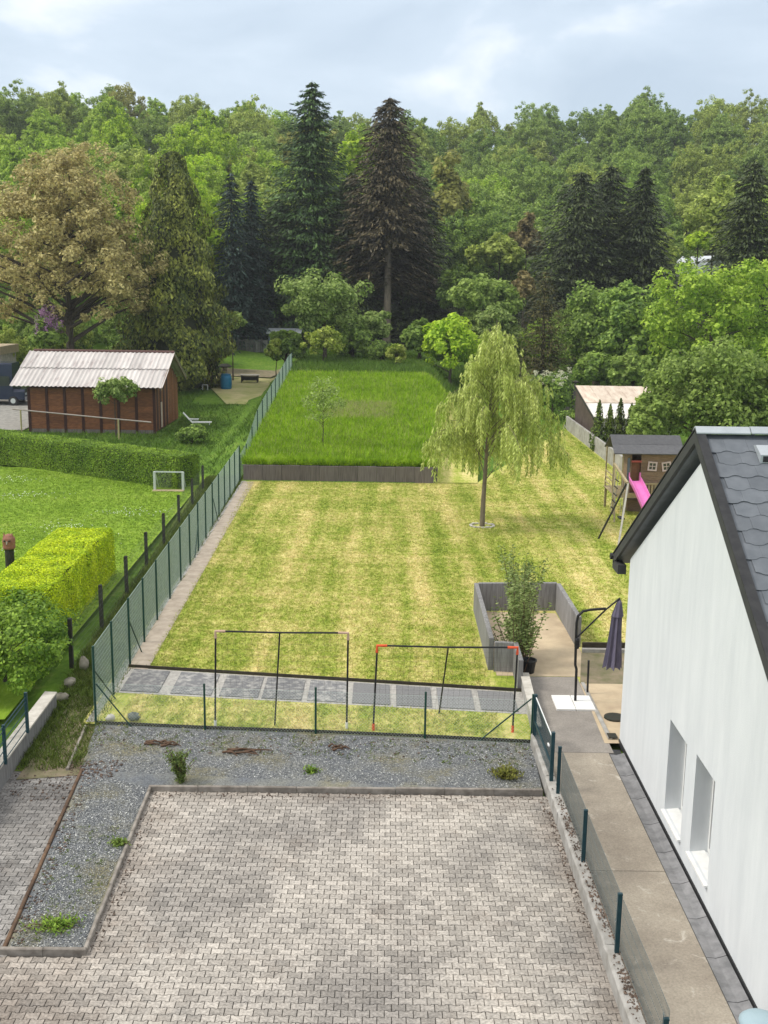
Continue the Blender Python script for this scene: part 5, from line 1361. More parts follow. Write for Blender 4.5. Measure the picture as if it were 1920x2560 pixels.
# kind, label, x, y, height, crown radius, crown base above ground (metres)
TREES=[
('copper_maple','brownish budding broadleaf tree with a wide airy crown behind the timber shed',-25.72,90,20.19,7.75,3.61),
('cypress','tall olive green columnar cypress right behind the corner of the timber shed',-17.87,95,19.52,4.13,1.6),
('blue_spruce','slender blue black spruce, the taller of two pointed ones beside the olive cypress',-16.23,118,17.28,3.63,2.67),
('blue_spruce','smaller blue black spruce leaning close to the taller pointed one',-14.66,122,15.98,3.24,1.69),
('tall_spruce','tallest dark green spruce with its tip above the skyline',-8.44,126,26.88,8.23,2.81),
('brown_spruce','tall brownish spruce with a long bare pale trunk',0.02,120,26.07,5.71,11.8),
('dark_spruce','dark brown spruce filling the gap between the two tallest conifers',-3.98,124,18.66,4.98,4.62),
('dark_spruce','low spreading green black spruce left of the tallest spruce',-12.39,128,12.91,7.19,0.08),
('dark_spruce','dark brown spruce close to the right of the bare trunk',3.64,125,19.04,4.58,4.43),
('pale_poplar','pale yellow green poplar just right of the brownish spruce',7.97,150,20.6,3.92,8.14),
('lime_tree','bright lime green young beech glimpsed between the two tallest conifers',-4.39,152,21.35,2.9,14.0),
('apple_tree','rounded apple tree with pale blossom tips in the back of the gardens',-5.45,98,7.79,3.9,1.42),
('apple_tree',"small round apple tree standing right of the bare pale trunk's foot",-1.17,102,4.45,1.75,1.27),
('yellow_shrub',"yellow green shrub with upright shoots behind the meadow's far edge",-5.29,93,3.33,1.93,0.35),
('yellow_shrub','low yellow bush at the far right end of the meadow',0.79,91.5,1.9,1.05,0.36),
('green_maple','fresh green maple with layered foliage left of the weeping willow top',5.65,97,6.65,2.95,0.85),
('leaf_bush','small thin leafed tree beside the olive cypress foot',-13.85,100,6.68,1.25,4.03),
('round_tree','round dark green tree rising behind the weeping willow top',9.82,112,9.01,3.58,4.3),
('round_tree','bluish green tree left behind the round dark green one',7.72,120,9.82,2.55,3.95),
('pale_tree','yellowish small tree between the pale poplar and the right hand spruces',12.85,130,13.41,3.21,9.16),
('brown_tree','brownish airy tree on the foot of the wooded slope',16.97,138,15.31,2.67,9.63),
('brown_tree','thin reddish brown tree beside the dull olive spruce tip',14.06,116,9.67,1.44,6.03),
('olive_spruce','dull olive spruce behind the white flowering bush',13.38,95,10.26,2.77,1.87),
('dark_spruce','broad dark spruce, the left of the group before the right hand slope',20.56,122,19.59,7.87,6.65),
('dark_spruce','dark green spruce in the middle of the group before the right hand slope',24.49,126,20.88,7.02,6.67),
('thin_spruce','slimmer spruce with visible trunk at the right of that group',27.33,122,20.29,3.91,8.45),
('dark_spruce','big dark spruce at the right edge above the slate roof',35.7,112,20.23,5.46,6.64),
('pale_tree','greyish olive tree left of the big right edge spruce',40.22,140,19.98,4.15,9.5),
('lime_tree','small lime green tree just above the distant white house',37.01,135,14.17,1.9,11.53),
('hedge_tree','dark green bushy tree between the olive spruce and the big lime tree',18.92,100,9.23,3.74,0.19),
('hedge_tree','bushy tree with greyish leaves under the big lime tree',20.87,96,9.98,3.0,0.0),
('big_lime_tree','big bright yellow green tree filling the right side behind the slate roof',26.91,92,11.7,5.93,0.0),
('front_apple','dark green apple tree with dense leaves right behind the playhouse',19.19,66,6.94,3.91,0.24),
('front_apple','lower apple tree partly hidden by the slate roof',21.77,66,5.8,2.74,0.52),
('flower_bush','bush with cream white flower clusters beside the willow',12.59,83,3.93,2.16,0.0),
('ivy_bush','dark bush hanging over the far end of the low concrete wall',13.3,78,1.51,1.08,0.0),
('thuja','narrow thuja, leftmost of the little row before the pale shed roof',13.05,67,3.19,0.39,0.5),
('thuja','narrow thuja, second from the left in the row before the pale shed roof',13.72,67,2.96,0.34,0.46),
('thuja','tallest thuja in the row before the pale shed roof',14.33,67,3.33,0.39,0.46),
('thuja','narrow thuja, fourth from the left in the row before the pale shed roof',15.01,67,3.03,0.34,0.47),
('thuja','narrow thuja at the right end of the row before the pale shed roof',15.6,67,2.94,0.34,0.48),
('lilac','lilac bush with mauve flower spikes behind the timber shed ridge',-25.5,84,6.96,1.66,4.18),
('fruit_tree',"small leafy fruit tree in front of the timber shed's plank wall",-17.36,70.5,4.07,1.58,2.03),
('hedge_tree','dark green bush behind the left corner of the meadow',-8.75,97,3.79,1.57,0.85),
('hedge_tree','dark green bush behind the middle of the meadow',-3.07,99,2.98,1.78,0.16),
('yellow_shrub','pale shrub at the dry path beside the meadow fence',-9.53,96,3.81,0.97,1.93),
('hedge_tree','deep green bush between the maple and the weeping willow',2.95,99,3.62,1.77,0.45),
('apple_tree','bushy pale green tree right behind the weeping willow',9.92,100,7.18,2.5,2.22),
('hedge_tree','low dark bush beneath the small round apple tree',-0.38,96,1.93,1.38,0.05),
('hedge_tree','low dark green bush left behind the pale sheet roof',17.71,92,3.98,1.99,0.84),
('round_tree','low leafy bush right behind the pale sheet roof',20.22,90,4.57,2.27,0.86),
('front_apple','dense green bush at the right end of the thuja row',15.35,64,3.88,1.28,0.48),
('corner_bush','leafy bush beside the white deck chair',-12.0,68,1.13,1.49,0.12),
]


def tree_thing(kind, label, x, y, H, Rr, cb, seed):
    z = terrain(x, y)
    nice = {'copper_maple': 'broadleaf_tree', 'cypress': 'cypress_tree', 'blue_spruce': 'spruce_tree', 'tall_spruce': 'spruce_tree', 'brown_spruce': 'spruce_tree',
            'dark_spruce': 'spruce_tree', 'thin_spruce': 'spruce_tree', 'olive_spruce': 'spruce_tree', 'pale_poplar': 'poplar_tree', 'lime_tree': 'lime_tree', 'apple_tree': 'apple_tree',
            'front_apple': 'apple_tree', 'yellow_shrub': 'shrub', 'green_maple': 'maple_tree', 'leaf_bush': 'bush', 'round_tree': 'broadleaf_tree', 'pale_tree': 'broadleaf_tree',
            'brown_tree': 'broadleaf_tree', 'hedge_tree': 'broadleaf_tree', 'big_lime_tree': 'lime_tree', 'flower_bush': 'flowering_bush', 'ivy_bush': 'bush', 'thuja': 'thuja',
            'lilac': 'lilac_bush', 'fruit_tree': 'fruit_tree', 'corner_bush': 'bush'}[kind]
    cat = 'bush' if ('bush' in nice or nice == 'shrub') else 'tree'
    grp = 'thujas in a row before the pale shed' if kind == 'thuja' else None
    t = empty(nice, (x, y, z), 0, label, cat, grp)
    link_crown = lambda me: link('crown', me, t)
    bark = M['bark']
    if 'spruce' in kind:
        mk = {'blue_spruce': 'bluespruce', 'tall_spruce': 'spruce', 'brown_spruce': 'brownspruce', 'dark_spruce': 'darkspruce', 'thin_spruce': 'darkspruce', 'olive_spruce': 'olivespruce'}[kind]
        par = {'blue_spruce': dict(whorls=46, per=19, cards=30, card=0.34, droop=0.30, taper=0.62),
               'tall_spruce': dict(whorls=58, per=24, cards=56, card=0.40, droop=0.50, taper=0.58, upsweep=0.30),
               'brown_spruce': dict(whorls=54, per=24, cards=52, card=0.36, droop=0.50, taper=0.40, gap=0.06, upsweep=0.1),
               'dark_spruce': dict(whorls=48, per=20, cards=46, card=0.40, droop=0.50, taper=0.52, upsweep=0.2),
               'thin_spruce': dict(whorls=42, per=18, cards=36, card=0.36, droop=0.38, taper=0.65, gap=0.14),
               'olive_spruce': dict(whorls=36, per=17, cards=28, card=0.19, droop=0.15, taper=0.55, upsweep=0.3)}[kind]
        cbb = 0.3 if kind in ('blue_spruce', 'olive_spruce') else cb
        if kind == 'brown_spruce': cbb = 7.0; par['front'] = 12.5
        if kind == 'tall_spruce': cbb = 1.5
        if kind == 'dark_spruce': cbb = max(0.5, cb * 0.4)
        link_crown(conifer_mesh('crown', seed, H, Rr * (1.28 if kind in ('dark_spruce', 'thin_spruce', 'blue_spruce') else 1.12), cbb, L[mk], **par))
        tr = MB().tube([(0, 0, -0.2), (0.05, 0, H * 0.35), (-0.04, 0, H * 0.7), (0, 0, H)], [(0.017 if kind == 'brown_spruce' else 0.018) * H, (0.0135 if kind == 'brown_spruce' else 0.013) * H, 0.008 * H, 0.01], 8)
        tr.build('trunk', M['barkpale'] if kind in ('brown_spruce', 'thin_spruce') else bark, t)
        if kind == 'brown_spruce':
            low_ = conifer_mesh('low_boughs', seed + 5, 9.5, 4.6, 1.6, L['darkspruce'], whorls=16, per=9, cards=14, card=0.42, droop=0.7, taper=0.25, gap=0.45)
            o = link('low_boughs', low_, t, (0, 3.4, 0)); o['kind'] = 'stuff'
        return t
    if kind in ('cypress', 'thuja'):
        n = 32000 if kind == 'cypress' else 1100
        me = column_mesh('crown', seed, H, Rr * (1.08 if kind == 'cypress' else 1.5), 0.1, n, 0.21 if kind == 'cypress' else 0.10, L[kind], 0.55 if kind == 'cypress' else 0.75, 0.19 if kind == 'cypress' else 0.1)
        link_crown(me)
        MB().lathe([(Rr * 0.5, 0.2), (Rr * 0.66, H * 0.2), (Rr * 0.5, H * 0.5), (Rr * 0.25, H * 0.78), (0.03, H * 0.93)], (0, 0, 0), 10).build('dark_shade_core', CORE, t)  # solid core, its dark colour painting the shade within the crown
        MB().tube([(0, 0, -0.1), (0, 0, H * 0.3)], [0.02 * H, 0.015 * H], 7).build('trunk', bark, t)
        return t
    p = {  # mat, clumps, leaves, leaf size, shape, clump radius, hollow, trunk r, limbs
     'copper_maple': ('maple', 640, 52000, 0.13, 'egg', 0.08, 0.22, 0.42, 90),
     'pale_poplar': ('poplar', 60, 6500, 0.30, 'egg', 0.24, 0.35, 0.25, 14),
     'lime_tree': ('lime', 40, 4200, 0.30, 'round', 0.28, 0.35, 0.2, 10),
     'apple_tree': ('apple', 60, 7500, 0.16, 'spread', 0.24, 0.35, 0.16, 16),
     'front_apple': ('dark', 110, 15500, 0.13, 'round', 0.22, 0.4, 0.2, 20),
     'yellow_shrub': ('shrub', 36, 2600, 0.13, 'egg', 0.26, 0.25, 0.06, 14),
     'green_maple': ('lime', 70, 7500, 0.17, 'round', 0.22, 0.4, 0.15, 14),
     'leaf_bush': ('apple', 30, 1500, 0.16, 'round', 0.26, 0.2, 0.07, 14),
     'round_tree': ('mid', 70, 7500, 0.20, 'round', 0.24, 0.45, 0.2, 12),
     'pale_tree': ('olive', 60, 6000, 0.26, 'egg', 0.25, 0.35, 0.22, 14),
     'brown_tree': ('brown', 50, 4000, 0.24, 'egg', 0.24, 0.3, 0.15, 16),
     'hedge_tree': ('dark', 80, 9500, 0.19, 'round', 0.23, 0.45, 0.2, 12),
     'big_lime_tree': ('green', 150, 19000, 0.17, 'round', 0.18, 0.45, 0.3, 26),
     'flower_bush': ('bluish', 50, 6000, 0.13, 'round', 0.25, 0.4, 0.1, 12),
     'ivy_bush': ('dark', 24, 2500, 0.10, 'spread', 0.3, 0.2, 0.06, 8),
     'lilac': ('dark', 40, 3800, 0.16, 'egg', 0.25, 0.35, 0.08, 16),
     'fruit_tree': ('apple', 34, 1700, 0.12, 'spread', 0.24, 0.25, 0.06, 22),
     'corner_bush': ('dark', 24, 2200, 0.11, 'spread', 0.3, 0.2, 0.05, 8)}[kind]
    mk = p[0]
    if kind == 'round_tree' and 'bluish' in label: mk = 'bluish'
    if kind == 'hedge_tree' and 'greyish' in label: mk = 'bluish'
    if kind == 'front_apple': mk = 'mid'
    me, C = leaf_crown('crown', seed, H, Rr, cb, p[1], p[2], p[3], p[4], p[5], p[6], m=L[mk])
    link_crown(me)
    link('trunk', trunk_mesh('trunk', seed, H, p[7], C, cb, bark, p[8]), t)
    if kind in ('lilac', 'flower_bush'):
        R = np.random.default_rng(seed + 3)
        tops = C[np.argsort(-(C[:, 2] - 0.25 * np.abs(C[:, 1]) - 0.15 * C[:, 1]))][:16]
        Pn = []; 
        for c in tops:
            for q in range(3 if kind == 'lilac' else 2):
                b = c + R.normal(0, 0.28, 3) + np.array([0, -0.25, 0.45])
                k = 26; tt = R.random(k)
                Pn.append(b + np.column_stack([R.normal(0, 0.09, k), R.normal(0, 0.09, k), (tt - 0.5) * (0.5 if kind == 'lilac' else 0.22)]))
        Pn = np.concatenate(Pn)
        V, Q = quads(Pn, rnd_dir(R, len(Pn)) + np.array([0, -0.4, 0.4]), rnd_dir(R, len(Pn)), 0.055, 0.045)
        link('blossom', np_mesh('blossom', V, Q, L['mauve' if kind == 'lilac' else 'cream']), t)
    return t

for i, (kind, label, x, y, H, Rr, cb) in enumerate(TREES):
    tree_thing(kind, label, x, y, H, Rr, cb, 100 + i)

# ------------------------------------------------------------------ weeping willow on the lawn
wt_ = empty('weeping_willow', (4.1, 44.87, LZ), label='slender weeping willow with pale hanging shoots standing on the dry lawn', cat='tree')
R = np.random.default_rng(77); mb = MB()
ax = [(0, 0, -0.1), (0.02, 0, 1.2), (0.08, 0.02, 2.6), (0.12, 0.0, 4.2), (0.22, 0.03, 5.8), (0.28, 0, 7.4), (0.34, 0, 8.5)]
mb.tube(ax, [0.115, 0.095, 0.08, 0.062, 0.045, 0.025, 0.008], 8)
def axp(z):
    for a, b in zip(ax, ax[1:]):
        if a[2] <= z <= b[2]:
            f = (z - a[2]) / (b[2] - a[2]); return np.array([a[0] + (b[0]-a[0])*f, a[1] + (b[1]-a[1])*f, z])
    return np.array(ax[-1])
Pl, Nl, Ul = [], [], []
strands = MB()
def strand(p, ln, drift):
    n = int(ln / 0.085); q = np.array(p, float); pts = [tuple(q)]
    for k in range(n):
        q = q + np.array([drift[0] * 0.02 * math.exp(-k / 6) + R.normal(0, 0.006), drift[1] * 0.02 * math.exp(-k / 6) + R.normal(0, 0.006), -0.085])
        if k % 6 == 5: pts.append(tuple(q))
        if q[2] < 0.9 + R.random() * 1.3: break
        for _ in range(3):
            a = R.random() * 6.283
            Pl.append(q + np.array([math.cos(a), math.sin(a), 0]) * 0.05 + np.array([0, 0, R.normal(0, 0.03)])); Nl.append([math.cos(a + 1.3) + R.normal(0, .3), math.sin(a + 1.3), 0.35]); Ul.append([math.cos(a) * 0.55, math.sin(a) * 0.55, -1])
    if len(pts) > 1: strands.tube(pts, 0.005, 3, False)
limbs = []
for i in range(46):
    z0 = 2.0 + 6.0 * (i / 46) ** 0.9
    a = i * 2.4 + R.normal(0, 0.3)
    reach = (2.4 * (1 - (z0 - 2.0) / 6.9) ** 0.95 + 0.2) * (0.75 + 0.5 * R.random())
    # the right hand lower side reaches further, as the photograph shows
    if z0 < 5.2 and math.cos(a) > 0.3: reach *= 1.35
    if z0 < 4.2 and math.cos(a) < -0.2: reach *= 1.05
    rise = (0.75 if z0 < 5 else 0.6) * reach * (0.5 + 0.5 * R.random())
    b0 = axp(z0); pts = []
    for k in range(6):
        f = k / 5
        pts.append(tuple(b0 + np.array([math.cos(a) * reach * f, math.sin(a) * reach * f, rise * math.sin(f * 2.5) + R.normal(0, 0.05)])))
    mb.tube(pts, [0.019 * (1 - 0.85 * k / 5) * (1.3 - z0 / 9) + 0.003 for k in range(6)], 5, False)
    ns = int(6 + reach * (15 if z0 < 4.6 else 13))
    for s in range(ns):
        f = 0.25 + 0.75 * R.random(); k = min(4, int(f * 5)); ff = f * 5 - k
        p = np.array(pts[k]) * (1 - ff) + np.array(pts[k + 1]) * ff + R.normal(0, 0.10, 3)
        strand(p, (0.35 + 1.25 * R.random() ** 1.4) * (1.0 if z0 < 5.5 else 0.7), (math.cos(a), math.sin(a)))
for s in range(40): strand(axp(6.0 + 1.9 * R.random()) + R.normal(0, 0.16, 3), 0.5 + 0.7 * R.random(), (0, 0))
Pl = np.array(Pl); V, Q = quads(Pl, np.array(Nl, float), np.array(Ul, float), 0.085, 0.025)
link('crown', np_mesh('crown', V, Q, L['willow']), wt_)
mb.build('trunk', simple('willow_bark', (0.20, 0.165, 0.115), (0.12, 0.095, 0.065), 5, 0.95, 0.5, stretch=(3, 3, 0.6)), wt_); strands.build('hanging_shoots', simple('yellowish_twig', (0.30, 0.28, 0.10), (0.22, 0.20, 0.08), 8), wt_)
tr = empty('stone_ring', (4.1, 44.87, LZ), label='little ring of pale stones round the willow trunk', cat='edging')
RR = random.Random(8)
for k in range(16):
    a = k / 16 * 6.283
    MB().bbox(-0.07, 0.07, -0.05, 0.05, 0, 0.05 + RR.uniform(0, 0.03), 0.015).build('stone', M['concpale'], tr, (0.48 * math.cos(a), 0.42 * math.sin(a), 0)).rotation_euler = (0, 0, a + 1.57)

# young tree in the meadow
yt = empty('young_tree', (-3.35, 59.0, terrain(-3.35, 59.0)), label='thin young tree with sparse pale leaves standing in the tall grass', cat='tree')
me, C = leaf_crown('crown', 55, 4.1, 1.25, 0.9, 60, 1500, 0.06, 'egg', 0.2, 0.15, m=L['young'])
link('crown', me, yt); link('trunk', trunk_mesh('trunk', 55, 4.1, 0.035, C, 0.9, M['bark'], 40), yt)

# patio shrub
sh = empty('patio_shrub', (3.62, 28.0, 0.05), label='tall loose willow like shrub growing inside the concrete patio walls', cat='bush')
R = np.random.default_rng(31); Pl, Nl, Ul = [], [], []; tw = MB()
for i in range(90):
    a = R.random() * 6.283; ln = 1.2 + 2.0 * R.random() ** 1.2; sp_ = 0.15 + 0.42 * R.random()
    if i < 22: ln = 0.9 + 0.6 * R.random(); sp_ = 0.75
    b = np.array([R.normal(0, 0.12), R.normal(0, 0.35), 0.05]); pts = []
    for k in range(5):
        f = k / 4; pts.append(b + np.array([math.cos(a) * sp_ * ln * f * 0.5, math.sin(a) * sp_ * ln * f * 0.7, ln * f * (1 - 0.18 * sp_ * f)]))
    tw.tube([tuple(p) for p in pts], [0.012, 0.010, 0.008, 0.006, 0.003], 4, False)
    for k in range(int(ln * 34)):
        f = 0.25 + 0.75 * R.random(); j = min(3, int(f * 4)); ff = f * 4 - j
        p = pts[j] * (1 - ff) + pts[j + 1] * ff; t = R.random() * 6.283
        Pl.append(p + R.normal(0, 0.06, 3)); Nl.append([math.cos(t), math.sin(t), 0.7]); Ul.append([math.cos(t + 1.57), math.sin(t + 1.57), 0.5])
V, Q = quads(np.array(Pl), np.array(Nl), np.array(Ul), 0.055, 0.022)
link('foliage', np_mesh('foliage', V, Q, leaf_mat('shrub_leaves', (0.15, 0.22, 0.05), (0.36, 0.43, 0.17), 0.4, 0.0)), sh); tw.build('stems', M['twig'], sh)

# ------------------------------------------------------------------ hedges and bushes on the left
def box_hedge(name, a, b, w, h, m, n, leaf, seed, label, shaggy=0.02, h2=None, core_in=0.24):
    """clipped hedge from a to b (centre line), width w, height h"""
    a = Vector((*a, 0)); b = Vector((*b, 0)); Ld = (b - a).length; rz = math.atan2((b - a).y, (b - a).x)
    t = empty(name, (a.x, a.y, 0.0), rz, label, 'hedge')
    R = np.random.default_rng(seed)
    areas = np.array([Ld * w, Ld * h, Ld * h, w * h, w * h]); cnt = (n * areas / areas.sum()).astype(int)
    Ps, Ns = [], []
    for f in range(5):
        k = cnt[f]; u, v = R.random(k), R.random(k)
        if f == 0: P = np.column_stack([u * Ld, (v - 0.5) * w, np.full(k, h)]); N = (0, 0, 1)
        elif f in (1, 2): s = -1 if f == 1 else 1; P = np.column_stack([u * Ld, np.full(k, s * w / 2), v * h]); N = (0, s, 0)
        else: s = 0 if f == 3 else 1; P = np.column_stack([np.full(k, s * Ld), (u - 0.5) * w, v * h]); N = (2 * s - 1, 0, 0)
        Ps.append(P); Ns.append(np.tile(np.array(N, float), (k, 1)))
    P = np.concatenate(Ps); N = np.concatenate(Ns)
    # rounded shoulders and a gently wavy surface
    e = np.clip((P[:, 2] - (h - 0.22)) / 0.22, 0, 1)
    P[:, 1] *= 1 - 0.09 * e ** 2; 
    wv = 0.022 * np.sin(P[:, 0] * 2.1 + seed) + 0.016 * np.sin(P[:, 0] * 5.2 + P[:, 2] * 3.1) + 0.014 * np.sin(P[:, 1] * 6 + P[:, 0] * 3.3)
    P = P + N * (wv + R.normal(0, shaggy, len(P)))[:, None]
    N2 = N * 0.8 + np.array([0, 0, 0.35]) + R.normal(0, 0.5, N.shape); U = R.normal(size=N.shape) + np.array([0, 0, 0.6])
    s = leaf * (0.6 + 0.8 * R.random(len(P)))
    V, Q = quads(P, N2, U, s, s * 0.6)
    link('foliage', np_mesh('foliage', V, Q, m), t)
    c = core_in; MB().bbox(c, Ld - c, -w / 2 + c, w / 2 - c, 0, h - c, 0.12).build('dark_shade_core', CORE, t)  # solid block; the hedge's inner shade is put into its colour
    return t
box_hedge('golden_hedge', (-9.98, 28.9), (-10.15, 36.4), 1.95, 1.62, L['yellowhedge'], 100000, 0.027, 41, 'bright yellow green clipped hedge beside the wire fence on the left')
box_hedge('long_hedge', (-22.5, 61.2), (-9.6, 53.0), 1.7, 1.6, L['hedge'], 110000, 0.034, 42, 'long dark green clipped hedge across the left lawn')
bs_ = empty('lush_bush', (-9.35, 25.9, 0.2), label='lush green leafy bush behind the wall at the left edge', cat='bush')
me, C = leaf_crown('crown', 61, 1.95, 1.75, -0.2, 110, 16000, 0.046, 'round', 0.2, 0.5, m=L['bush']); link('crown', me, bs_, (0, 0, 0), 0, (1.0, 1.5, 1.0))
link('stems', trunk_mesh('stems', 61, 1.9, 0.04, C, 0.2, M['bark'], 20), bs_)

# ------------------------------------------------------------------ weeds, twigs
def weed(x, y, h, n, seed, label, m=None, wide=0.25, nm='weed', ln=0.04):
    R = np.random.default_rng(seed); t = empty(nm, (x, y, 0.045), label=label, cat='weed'); st = MB(); Pl, Nl, Ul = [], [], []
    for i in range(n):
        a = R.random() * 6.283; l_ = h * (0.55 + 0.5 * R.random()); sp_ = wide * R.random() * 1.4
        tip = np.array([math.cos(a) * sp_, math.sin(a) * sp_, l_]); st.tube([(0.03 * math.cos(a), 0.03 * math.sin(a), 0), tuple(tip * np.array([0.4, 0.4, 0.55])), tuple(tip)], [0.006, 0.005, 0.003], 4, False)
        for k in range(int(14 + 30 * l_)):
            f = 0.06 + 0.94 * R.random(); b = R.random() * 6.283
            Pl.append(tip * np.array([f ** 1.5, f ** 1.5, f]) + R.normal(0, 0.04, 3) * np.array([1, 1, 0.5])); Nl.append([math.cos(b) * .5, math.sin(b) * .5, 0.8]); Ul.append([math.cos(b), math.sin(b), 0.5])
    V, Q = quads(np.array(Pl), np.array(Nl), np.array(Ul), ln, ln * 0.36); link('leaves', np_mesh('leaves', V, Q, m or L['bush']), t); st.build('stems', M['twig'], t); return t
weed(-3.98, 20.42, 0.66, 55, 1, 'tall feathery green weed growing at the gravel edge by the kerb', leaf_mat('weed_leaves', (0.10, 0.17, 0.03), (0.22, 0.28, 0.08), 0.4, 0), 0.24)
weed(2.55, 20.85, 0.16, 60, 2, 'low yellowish weed clump in the right corner of the gravel', leaf_mat('yellow_weed', (0.17, 0.19, 0.03), (0.30, 0.29, 0.06), 0.4, 0), 0.30, ln=0.05)
weed(-1.42, 20.95, 0.10, 18, 3, 'small green seedling alone in the middle of the gravel', None, 0.14)
weed(-4.62, 17.9, 0.08, 24, 4, 'small dark green weed halfway along the gravel strip', L['mid'], 0.16)
weed(-4.95, 15.35, 0.08, 50, 5, 'patch of pale green weeds at the near end of the gravel strip', None, 0.34)
def brush(x, y, ln, n, seed, rz, label):
    R = random.Random(seed); t = empty('dry_branch', (x, y, 0.06), rz, label, 'branch', 'dry branches on the gravel')
    for i in range(n):
        mb = MB(); x0 = R.uniform(-ln / 2, ln * 0.2); y0 = R.uniform(-0.12, 0.12); l2 = ln * R.uniform(0.25, 0.6); b = R.uniform(-0.5, 0.5)
        mb.tube([(x0, y0, 0.0), (x0 + l2 * 0.5, y0 + b * l2 * 0.3, R.uniform(0.02, 0.07)), (x0 + l2, y0 + b * l2, 0.01)], [R.uniform(0.02, 0.035), 0.022, 0.008], 5)
        mb.build('stick', M['twig'], t)
brush(-4.75, 22.25, 0.85, 8, 1, -0.05, 'largest heap of dry brown sticks on the gravel near the left fence brace')
brush(-3.05, 21.85, 1.1, 7, 2, -0.25, 'long dry brown sticks on the gravel behind the second fence post')
brush(-0.9, 22.15, 0.45, 5, 3, 0.05, 'short bundle of dark dry sticks on the gravel near the middle of the front fence')

# ------------------------------------------------------------------ grasses (nobody could count them)
def on_lawn(x, y):
    if x > 2.7 and x < 5.6 and 22 < y < 33: return False
    if x > 3.35 and y < 29: return False
    if y < 27.2 - (x + 6.5) * 0.136 and y > 25.2 - (x + 6.5) * 0.104: return False
    if math.hypot(x - 4.1, y - 44.87) < 0.4: return False
    return True
blades('lawn_grass', [(-6.0, 23.25), (3.4, 22.75), (5.0, 40), (-6.3, 40)], 52000, (0.025, 0.075), 0.012, M['lawnblade'], LZ - 0.005, 1, 0.9, False, on_lawn, 3, 0.04)
blades('lawn_grass', [(-6.3, 40), (5.0, 40), (5.0, 54.8), (-6.8, 54.8)], 30000, (0.03, 0.08), 0.014, M['lawnblade'], LZ - 0.005, 2, 0.9, False, on_lawn, 3, 0.05)
blades('meadow_grass', [(-7.15, 55.1), (2.5, 55.1), (4.8, 83), (-7.15, 83)], 36000, (0.16, 0.46), 0.026, M['meadowblade'], 0.02, 3, 0.45, True, None, 4, 0.07)
blades('meadow_grass', [(-7.1, 55.02), (2.5, 55.06), (2.5, 55.35), (-7.1, 55.35)], 1500, (0.2, 0.5), 0.02, M['meadowblade'], 0.02, 33, 0.6, True, None, 4, 0.05)
seed_m = grass_mat('dry_seed_heads', [(0.3, (0.30, 0.33, 0.10)), (0.6, (0.48, 0.44, 0.22))], 0.5, 5.0, blade=True)
blades('seed_heads', [(-7.15, 55.4), (2.5, 55.4), (4.8, 83), (-7.15, 83)], 2600, (0.4, 0.62), 0.012, seed_m, 0.02, 34, 0.3, True, None, 2, 0.2)
blades('seed_heads', [(-3.6, 66), (0.2, 66), (0.6, 71), (-3.2, 71)], 1500, (0.3, 0.5), 0.02, seed_m, 0.02, 35, 0.5, True, None, 3, 0.15)
blades('lawn_grass', [(-24, 33), (-8.7, 27), (-9.2, 52.5), (-22, 59)], 42000, (0.03, 0.07), 0.016, M['leftblade'], LZ - 0.005, 4, 0.8, False, None, 3, 0.05)
blades('rough_grass', [(-7.45, 21.0), (-6.15, 21.0), (-6.6, 28), (-8.0, 28)], 2600, (0.05, 0.22), 0.012, M['roughblade'], 0.0, 5, 0.7, False, None, 3, 0.05)
blades('rough_grass', [(-8.0, 27.5), (-6.65, 26), (-7.25, 56), (-9.1, 56)], 15000, (0.06, 0.26), 0.014, M['roughblade'], 0.0, 6, 0.6, False, None, 3, 0.05)
blades('bank_grass', [(-30, 62), (-7.5, 56), (-7.5, 98), (-30, 90)], 26000, (0.08, 0.35), 0.030, M['bankblade'], -0.02, 7, 0.6, True, lambda x, y: not (-23.8 < x < -15 and 72 < y < 81) and not (x < -24 and y > 72) and not (-15.5 < x < -8.3 and 87 < y), 3, 0.08)
blades('side_grass', [(13, 54), (30, 54), (32, 100), (13, 100)], 16000, (0.1, 0.4), 0.035, M['bankblade'], -0.02, 8, 0.6, True, lambda x, y: not (13 < x < 20.5 and 68 < y < 77), 3, 0.08)
blades('lawn_grass', [(5.0, 23), (12.5, 23), (12.7, 76), (5.0, 55)], 34000, (0.03, 0.085), 0.016, M['lawnblade'], LZ - 0.005, 12, 0.9, True, on_lawn, 3, 0.05)
blades('rough_grass', [(-7.2, 83.5), (7, 83.5), (10, 112), (-8, 112)], 16000, (0.15, 0.5), 0.04, M['bankblade'], 0.0, 44, 0.5, True, None, 3, 0.1)
def scatter_litter(name, c, n, seed, m, s0, s1):
    chips(name, c, n, seed, m, (s0, s1), 0.05)
scatter_litter('leaf_litter', [(-6.2, 21.9), (3.2, 21.4), (3.2, 22.5), (-6.3, 23.1)], 420, 61, M['debris'], 0.012, 0.04)
scatter_litter('leaf_litter', [(-5.55, 14.85), (-5.32, 14.85), (-5.7, 20.9), (-6.05, 20.9)], 260, 62, M['debris'], 0.012, 0.04)
scatter_litter('leaf_litter', [(-6.3, 20.4), (-5.4, 20.6), (-5.3, 21.4), (-6.4, 21.3)], 260, 63, M['debris'], 0.012, 0.045)
chips('leaf_litter', [(-4.35, 14.8), (-4.15, 14.8), (-4.2, 20.05), (-4.5, 20.05)], 240, 64, M['debris'], (0.008, 0.03), 0.004)
chips('leaf_litter', [(-4.4, 19.85), (3.2, 19.92), (3.2, 20.14), (-4.5, 20.08)], 320, 65, M['debris'], (0.008, 0.028), 0.004)
chips('leaf_litter', [(-7.3, 19.6), (-6.1, 19.6), (-6.2, 21.0), (-7.4, 21.0)], 200, 66, M['debris'], (0.01, 0.04), 0.006)
